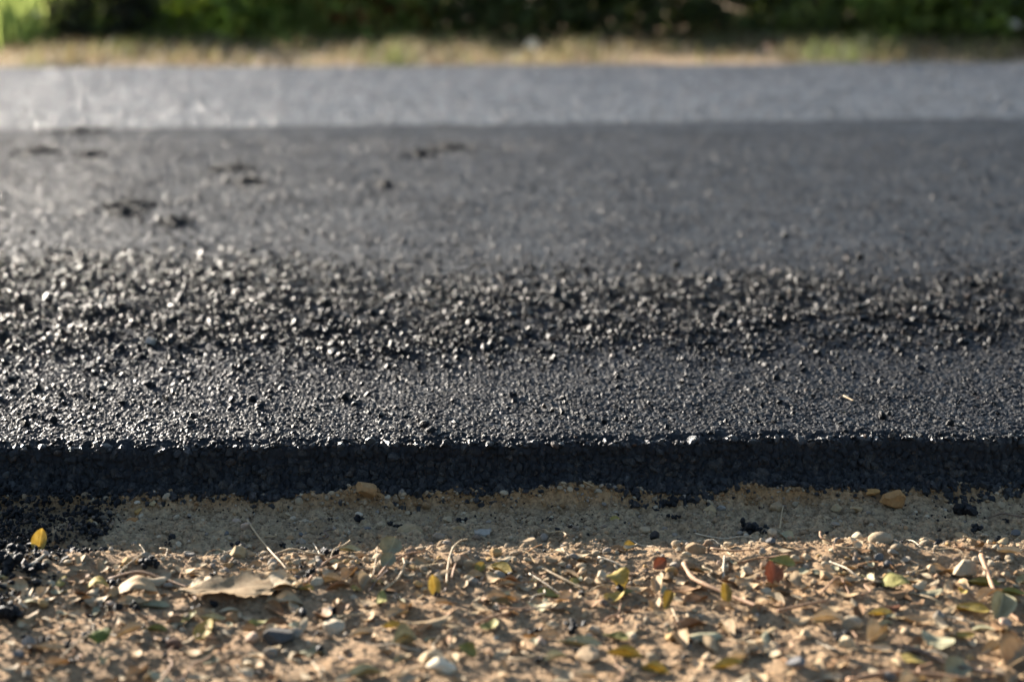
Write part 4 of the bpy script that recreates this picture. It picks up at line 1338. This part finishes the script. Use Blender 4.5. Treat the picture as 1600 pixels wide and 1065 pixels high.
TINTW = [("buff", (0.36, 0.27, 0.17)), ("cream", (0.42, 0.34, 0.23)), ("brown", (0.23, 0.15, 0.09)), ("grey", (0.24, 0.205, 0.16)), ("ochre", (0.36, 0.23, 0.10)), ("pinkish", (0.40, 0.29, 0.21)), ("dark grey", (0.12, 0.115, 0.11))]
PEB = {}
items = []
for i in range(200):
    z = rl.random()
    if z < 0.55: px, py = free_spot(rl, 872, 915, 9)
    elif z < 0.72: px, py = free_spot(rl, 900, 1072, 12)
    else: px, py = free_spot(rl, 800, 870, 12)
    k = rl.choices(range(7), [30, 18, 12, 18, 8, 8, 6])[0]
    sh = rl.randrange(8)
    if (sh, k) not in PEB:
        v, f = stone_shape(ICO3, 700 + sh, 4 + sh, 0.55, 0.95, 0.05, (1, 0.8, [0.75, 0.45][sh % 2]))
        PEB[(sh, k)] = mesh_np("pebble", v * 0.0034, f, M_GRAVEL, False, {"tint": np.tile(np.array(TINTW[k][1]), (len(v), 1))})
    s = rl.choice([0.75, 0.95, 1.2, 1.5])
    p = wx(px, py, 0.002)
    o = place("pebble", PEB[(sh, k)], p.x, p.y, drop(p.x, p.y) + 0.0016 * s, rl.gauss(0, 12), rl.gauss(0, 12), rl.uniform(0, 360), "", "pebble", PG, s)
    USED.append((px, py, 7))
    head = ("tiny " if s < 0.8 else "small " if s < 1 else "" if s < 1.3 else "large ") + ("flat " if sh % 2 else "chunky ") + ("angular " if sh > 3 else "rounded ") + TINTW[k][0] + " pebble"
    items.append((o, head, px, py))
name_all(items)

CR = {}
items = []
for i in range(95):
    if rl.random() < 0.45:
        px = abs(rl.gauss(0, 210)); py = rl.uniform(830, 1020)
    else:
        px, py = free_spot(rl, 800, 1066, 10)
    sh = rl.randrange(6)
    if sh not in CR:
        v, f = lump_shape(7.5, 1 + sh % 3, 800 + sh)
        CR[sh] = mesh_np("asphalt_crumb", v, f, M_CLOT, False, {"tint": np.tile(np.array((0.007, 0.0075, 0.009)), (len(v), 1))})
    s = rl.choice([0.6, 0.8, 1.0, 1.3])
    p = wx(px, py, 0.002)
    o = place("asphalt_crumb", CR[sh], p.x, p.y, drop(p.x, p.y) - 0.0004, 0, 0, rl.uniform(0, 360), "", "asphalt crumb", "loose asphalt lumps", s)
    head = ("tiny " if s < 0.7 else "small " if s < 0.9 else "" if s < 1.1 else "large ") + ["single black chip", "paired black crumb", "clotted black crumb"][sh % 3]
    items.append((o, head, px, py))
name_all(items)

TWM = {}
items = []
for i in range(70):
    px, py = free_spot(rl, 866, 1066, 8) if rl.random() < 0.85 else free_spot(rl, 805, 866, 8)
    sh = rl.randrange(8); col = rl.choices(['straw', 'brown', 'pale', 'dark'], [40, 30, 20, 10])[0]
    if (sh, col) not in TWM:
        g = random.Random(sh + 40)
        n = 5; Lt = [0.016, 0.026, 0.036, 0.05][sh % 4]
        pts = [((k / (n - 1) - 0.5) * Lt, g.gauss(0, 0.07) * Lt, abs(g.gauss(0, 0.05)) * Lt + 0.0006) for k in range(n)]
        v, f = tube(pts, 0.0008, 0.00035, 6, sh)
        TWM[(sh, col)] = mesh_np("twig", v, f, TWIGCOL[col], True)
    p = wx(px, py, 0.002)
    o = place("twig", TWM[(sh, col)], p.x, p.y, drop(p.x, p.y) + 0.0012, rl.gauss(0, 5), rl.gauss(0, 7), rl.uniform(0, 360), "", "twig", "twigs and stems on the shoulder")
    items.append((o, ["stubby", "short", "medium", "long"][sh % 4] + " " + {'straw': 'straw coloured', 'brown': 'brown', 'pale': 'bleached', 'dark': 'blackish'}[col] + " twig", px, py))
name_all(items)


# ------------------------------------------------------------------ far verge: grass, shrubs
def blades(acc, x, y, hgt, wid, col, lean=0.35):
    n = len(x)
    z = verge_h(x, y)
    yaw = RNG.uniform(0, 2 * np.pi, n)
    dx, dy = np.cos(yaw), np.sin(yaw)
    lx, ly = RNG.normal(0, lean, n) * hgt, RNG.normal(0, lean, n) * hgt
    V = np.zeros((n, 7, 3))
    for k, (t, w) in enumerate(((0, 1), (0.4, 0.9), (0.75, 0.55))):
        for s in (0, 1):
            sg = (s - 0.5) * wid * w
            V[:, k * 2 + s, 0] = x + dx * sg + lx * t * t
            V[:, k * 2 + s, 1] = y + dy * sg + ly * t * t
            V[:, k * 2 + s, 2] = z - 0.01 + hgt * t
    V[:, 6] = np.stack([x + lx, y + ly, z + hgt * 0.97], 1)
    off = (np.arange(n) * 7)[:, None]
    q = np.concatenate([np.array([[0, 1, 3, 2]]) + off, np.array([[2, 3, 5, 4]]) + off])
    t = np.array([[4, 5, 6]]) + off
    acc.add(V.reshape(-1, 3), [q, t], tint=np.repeat(col, 7, 0))


a = Acc()
n = 42000
x = RNG.uniform(-6, 6, n); y = far_y(x) + 0.05 + 2.6 * RNG.random(n)
patch = fbm(x, y, 0.7, 3, 301)
keep = RNG.random(n) < 0.35 + 0.6 * sm(-0.4, 0.4, patch)
x, y, patch = x[keep], y[keep], patch[keep]; n = len(x)
pal = np.array([(0.14, 0.105, 0.055), (0.20, 0.155, 0.095), (0.11, 0.075, 0.04), (0.13, 0.135, 0.05), (0.25, 0.20, 0.14)])
blades(a, x, y, RNG.uniform(0.03, 0.105, n) * (1 + 0.5 * patch), np.full(n, 0.006), np.where((patch + 0.5 * RNG.random(n) > 0.75)[:, None], np.array([0.13, 0.15, 0.05]), pal[RNG.choice(5, n, p=[.3, .25, .15, .2, .1])]) * RNG.uniform(0.7, 1.1, (n, 1)), 0.6)
link("dry_grass", a.mesh("dry_grass", M_GRASS, True), kind="stuff", label="dry tan grass along the far verge", category="grass")

a = Acc()
for cx, w_, m, hh in ((-2.35, 0.6, 6000, 0.4), (-1.0, 0.6, 600, 0.16), (-0.5, 0.3, 300, 0.14), (2.4, 0.5, 900, 0.2), (-4.2, 1.0, 6000, 0.4), (3.6, 0.9, 3000, 0.3), (0.4, 0.7, 200, 0.12)):
    x = cx + RNG.normal(0, w_ * 0.5, m); y = far_y(x) + 2.4 + RNG.normal(0, 0.3, m)
    c = np.array([(0.42, 0.50, 0.13), (0.54, 0.60, 0.18), (0.30, 0.37, 0.10)])[RNG.choice(3, m)] * RNG.uniform(0.8, 1.2, (m, 1))
    blades(a, x, y, RNG.uniform(0.3, 1.0, m) * hh, np.full(m, 0.009), c, 0.35)
link("green_grass", a.mesh("green_grass", M_GRASS, True), kind="stuff", label="tall sunlit green grass at the back of the verge", category="grass")


def shrub(px, dist, hgt, rad, cols, nl, label, seed, stemcol='dark', stems=3):
    g = np.random.default_rng(seed)
    base = wx(px, 55, 0.0)
    d = (Vector((base.x, base.y, 0)) - Vector((CAM.x, CAM.y, 0))).normalized()
    x0, y0 = CAM.x + d.x * dist * 0.73, CAM.y + d.y * dist * 0.73
    z0 = float(verge_h(np.array([x0]), np.array([y0]))[0]) - 0.01
    root = bpy.data.objects.new("shrub", None); C.objects.link(root); root.location = (x0, y0, z0)
    root["label"] = label; root["category"] = "shrub"; root["group"] = "shrubs behind the far verge"
    nc = nl // 22
    th = g.uniform(0, 2 * np.pi, nc); rr = rad * np.sqrt(g.random(nc)); hz = hgt * (0.06 + 0.94 * g.random(nc) ** 0.9)
    prof = np.sqrt(np.clip(1 - (np.abs(hz / hgt - 0.45) / 0.6) ** 2, 0.08, 1))
    cc = np.stack([rr * np.cos(th) * prof, rr * np.sin(th) * prof, hz], 1)
    tone = g.random(nc)
    P = np.repeat(cc, 22, 0) + g.normal(0, 0.055, (nc * 22, 3))
    P[:, 2] = np.clip(P[:, 2], 0.01, None)
    col = np.array(cols)[g.integers(0, len(cols), nc * 22)] * (0.65 + 0.7 * np.repeat(tone, 22))[:, None]
    lv, lf = leaf_shape(0.05, 0.026, 0.25, 0.1, 0.2, 0.1, 0.9, 0, 3, 5, 3)
    lv = lv - lv.mean(0)
    a = Acc()
    q = g.normal(size=(len(P), 4)); q /= np.linalg.norm(q, axis=1)[:, None]
    w, x, y, z = q.T
    M = np.stack([1 - 2 * (y * y + z * z), 2 * (x * y - z * w), 2 * (x * z + y * w), 2 * (x * y + z * w), 1 - 2 * (x * x + z * z), 2 * (y * z - x * w), 2 * (x * z - y * w), 2 * (y * z + x * w), 1 - 2 * (x * x + y * y)], 1).reshape(-1, 3, 3)
    scatter(a, [(lv, lf)], P, g.uniform(0.7, 1.4, len(P)), M, col)
    link("foliage", a.mesh("foliage", M_FOLIAGE, True), root)
    for k in range(stems):
        t = g.uniform(0, 2 * np.pi)
        v, f = tube([(0.04 * math.cos(t), 0.04 * math.sin(t), -0.02), (0.3 * rad * math.cos(t), 0.3 * rad * math.sin(t), hgt * 0.3), (0.5 * rad * math.cos(t + .3), 0.5 * rad * math.sin(t + .3), hgt * 0.75)], 0.02, 0.008, 7, seed + k)
        link("stem", mesh_np("stem", v, f, TWIGCOL[stemcol], True), root)
    return root


DARK = [(0.18, 0.22, 0.08), (0.27, 0.31, 0.11), (0.17, 0.16, 0.08)]
MID = [(0.40, 0.46, 0.12), (0.52, 0.54, 0.17), (0.27, 0.32, 0.09)]
BRIGHT = [(0.40, 0.50, 0.11), (0.52, 0.58, 0.16), (0.28, 0.36, 0.09)]
SHADE_TONES = [(0.10, 0.085, 0.05), (0.07, 0.065, 0.04), (0.05, 0.06, 0.03)]  # dark leaf tones standing in for the shadow patch beside the grass
SH = [
    (170, 12.9, 0.55, 0.40, SHADE_TONES, 5000, "low shrub with shade coloured leaves beside the bright green grass"),
    (330, 13.2, 0.60, 0.45, BRIGHT, 6000, "green shrub right of the low shade coloured shrub"),
    (450, 13.4, 0.62, 0.40, BRIGHT + MID, 6000, "yellowish sunlit shrub left of the dark gap"),
    (560, 13.2, 0.80, 0.45, MID + [(0.3, 0.12, 0.04)], 6000, "green shrub with some orange red leaves"),
    (690, 13.6, 1.00, 0.55, DARK, 7000, "dark shrub with a light bare stem in front"),
    (840, 13.4, 1.10, 0.55, DARK, 8000, "darkest tall shrub in the middle of the hedge"),
    (990, 13.2, 1.20, 0.60, DARK, 8000, "deep green tall shrub right of the darkest one"),
    (1150, 13.5, 1.20, 0.60, DARK, 8000, "shaded tall shrub with brown stems"),
    (1300, 13.3, 1.10, 0.50, MID + DARK, 8000, "mixed green shrub before the bright right hand one"),
    (1440, 13.0, 1.00, 0.45, MID + BRIGHT, 7000, "fresh green leafy shrub close to the white flower"),
    (1560, 12.9, 0.90, 0.45, BRIGHT + DARK, 7000, "shrub with yellow green sunlit leaves and dark base"),
    (1720, 13.2, 1.10, 0.6, MID, 6000, "green shrub just outside the right margin"),
    (20, 14.2, 0.55, 0.5, BRIGHT, 5000, "pale green shrub behind the tall grass"),
    (640, 15.0, 1.3, 0.8, DARK, 8000, "big dark shrub behind the orange leaved one"),
    (930, 15.0, 1.5, 0.9, DARK, 9000, "biggest dark shrub at the back of the hedge"),
    (1230, 15.2, 1.5, 0.9, DARK, 9000, "tall dark shrub behind the brown stems"),
    (1500, 15.0, 1.4, 0.8, MID, 8000, "tall green shrub behind the sunlit leaves"),
    (380, 15.2, 0.75, 0.8, MID, 7000, "low wide shrub behind the yellowish one"),
]


def scrap(px, py, z, w, h, col, name, label, cat, seed):
    p = wx(px, py, z)
    v, f = leaf_shape(w, h, 0.25, 0.1, 0.5, 0.2, 0.3, 0.12, seed, 9, 7)
    m, nt, pr = new_mat(name + "_surface")
    L(nt, ramp(nt, noise(nt, 60, 3), [(0.3, tuple(c * 0.8 for c in col)), (0.7, col)]), pr.inputs["Base Color"])
    me = mesh_np(name, v, f, m, True)
    zz = float(verge_h(np.array([p.x]), np.array([p.y]))[0])
    place(name, me, p.x, p.y, zz + 0.045, 50, 10, 10, label, cat)


scrap(830, 82, 0.06, 0.08, 0.06, (0.75, 0.62, 0.48), "paper_scrap", "crumpled white scrap lying in the dry grass", "litter", 5)
scrap(1196, 84, 0.06, 0.06, 0.04, (0.42, 0.22, 0.15), "plastic_scrap", "faded reddish scrap lying in the dry grass", "litter", 6)
scrap(592, 60, 0.08, 0.11, 0.12, (0.42, 0.30, 0.24), "dry_leaf", "large pinkish brown dead leaf standing in the dry grass", "leaf", 7)
for k, (px, dist, hg, rd, cl, nl, lab) in enumerate(SH):
    shrub(px, dist, hg * (0.55 if hg > 0.7 else 0.75), rd, cl, int(nl * 0.42), lab, 1000 + k, 'dark')

# white blossom in front of the last shrub
p = wx(1583, 62, 0.10)
root = bpy.data.objects.new("white_flower", None); C.objects.link(root)
root.location = (p.x, p.y, float(verge_h(np.array([p.x]), np.array([p.y]))[0]))
root["label"] = "white flower head in front of the sunlit shrub"; root["category"] = "flower"
mw, ntw, pw = new_mat("white_petal")
L(ntw, ramp(ntw, noise(ntw, 90, 3), [(0.3, (0.66, 0.58, 0.48)), (0.7, (0.80, 0.72, 0.62))]), pw.inputs["Base Color"])
a = Acc()
for k in range(26):
    v, f = leaf_shape(0.045, 0.03, 0.4, 0.2, 0, 0, 0.5, 0, k, 7, 5)
    m = np.array(Matrix.Rotation(k * 2.4, 3, 'Z') @ Matrix.Rotation(-0.3 - 0.045 * k, 3, 'Y'))
    a.add((v + np.array([0.026, 0, 0])) @ m.T + np.array([0, 0, 0.115]), f)
link("blossom", a.mesh("blossom", mw, True), root)
v, f = tube([(0, 0, -0.01), (0.006, 0.004, 0.05), (0, 0, 0.115)], 0.004, 0.003, 6, 3)
link("stem", mesh_np("stem", v, f, LEAFCOL["green"], True), root)

# unseen foliage added behind the camera to darken low sky and its reflections
a = Acc()
n = 9000
x = RNG.uniform(-26, 26, n); y = -8.5 - 3.5 * RNG.random(n); z = 2.6 * RNG.random(n) ** 0.8 * (0.8 + 0.25 * np.sin(x * 0.9) + 0.1 * np.sin(x * 2.7))
lv, lf = leaf_shape(0.8, 0.5, 0.25, 0.1, 0.3, 0.1, 0.9, 0.05, 3, 5, 3)
q = rots(n)
scatter(a, [(lv - lv.mean(0), lf)], np.stack([x, y, z], 1), RNG.uniform(0.5, 1.3, n), q, np.array([(0.04, 0.06, 0.025), (0.06, 0.085, 0.03), (0.05, 0.05, 0.03)])[RNG.choice(3, n)])
link("sky_blocker", a.mesh("sky_blocker", M_FOLIAGE, True), kind="stuff", label="added unseen foliage blocking the low sky behind the camera", category="sky_blocker")
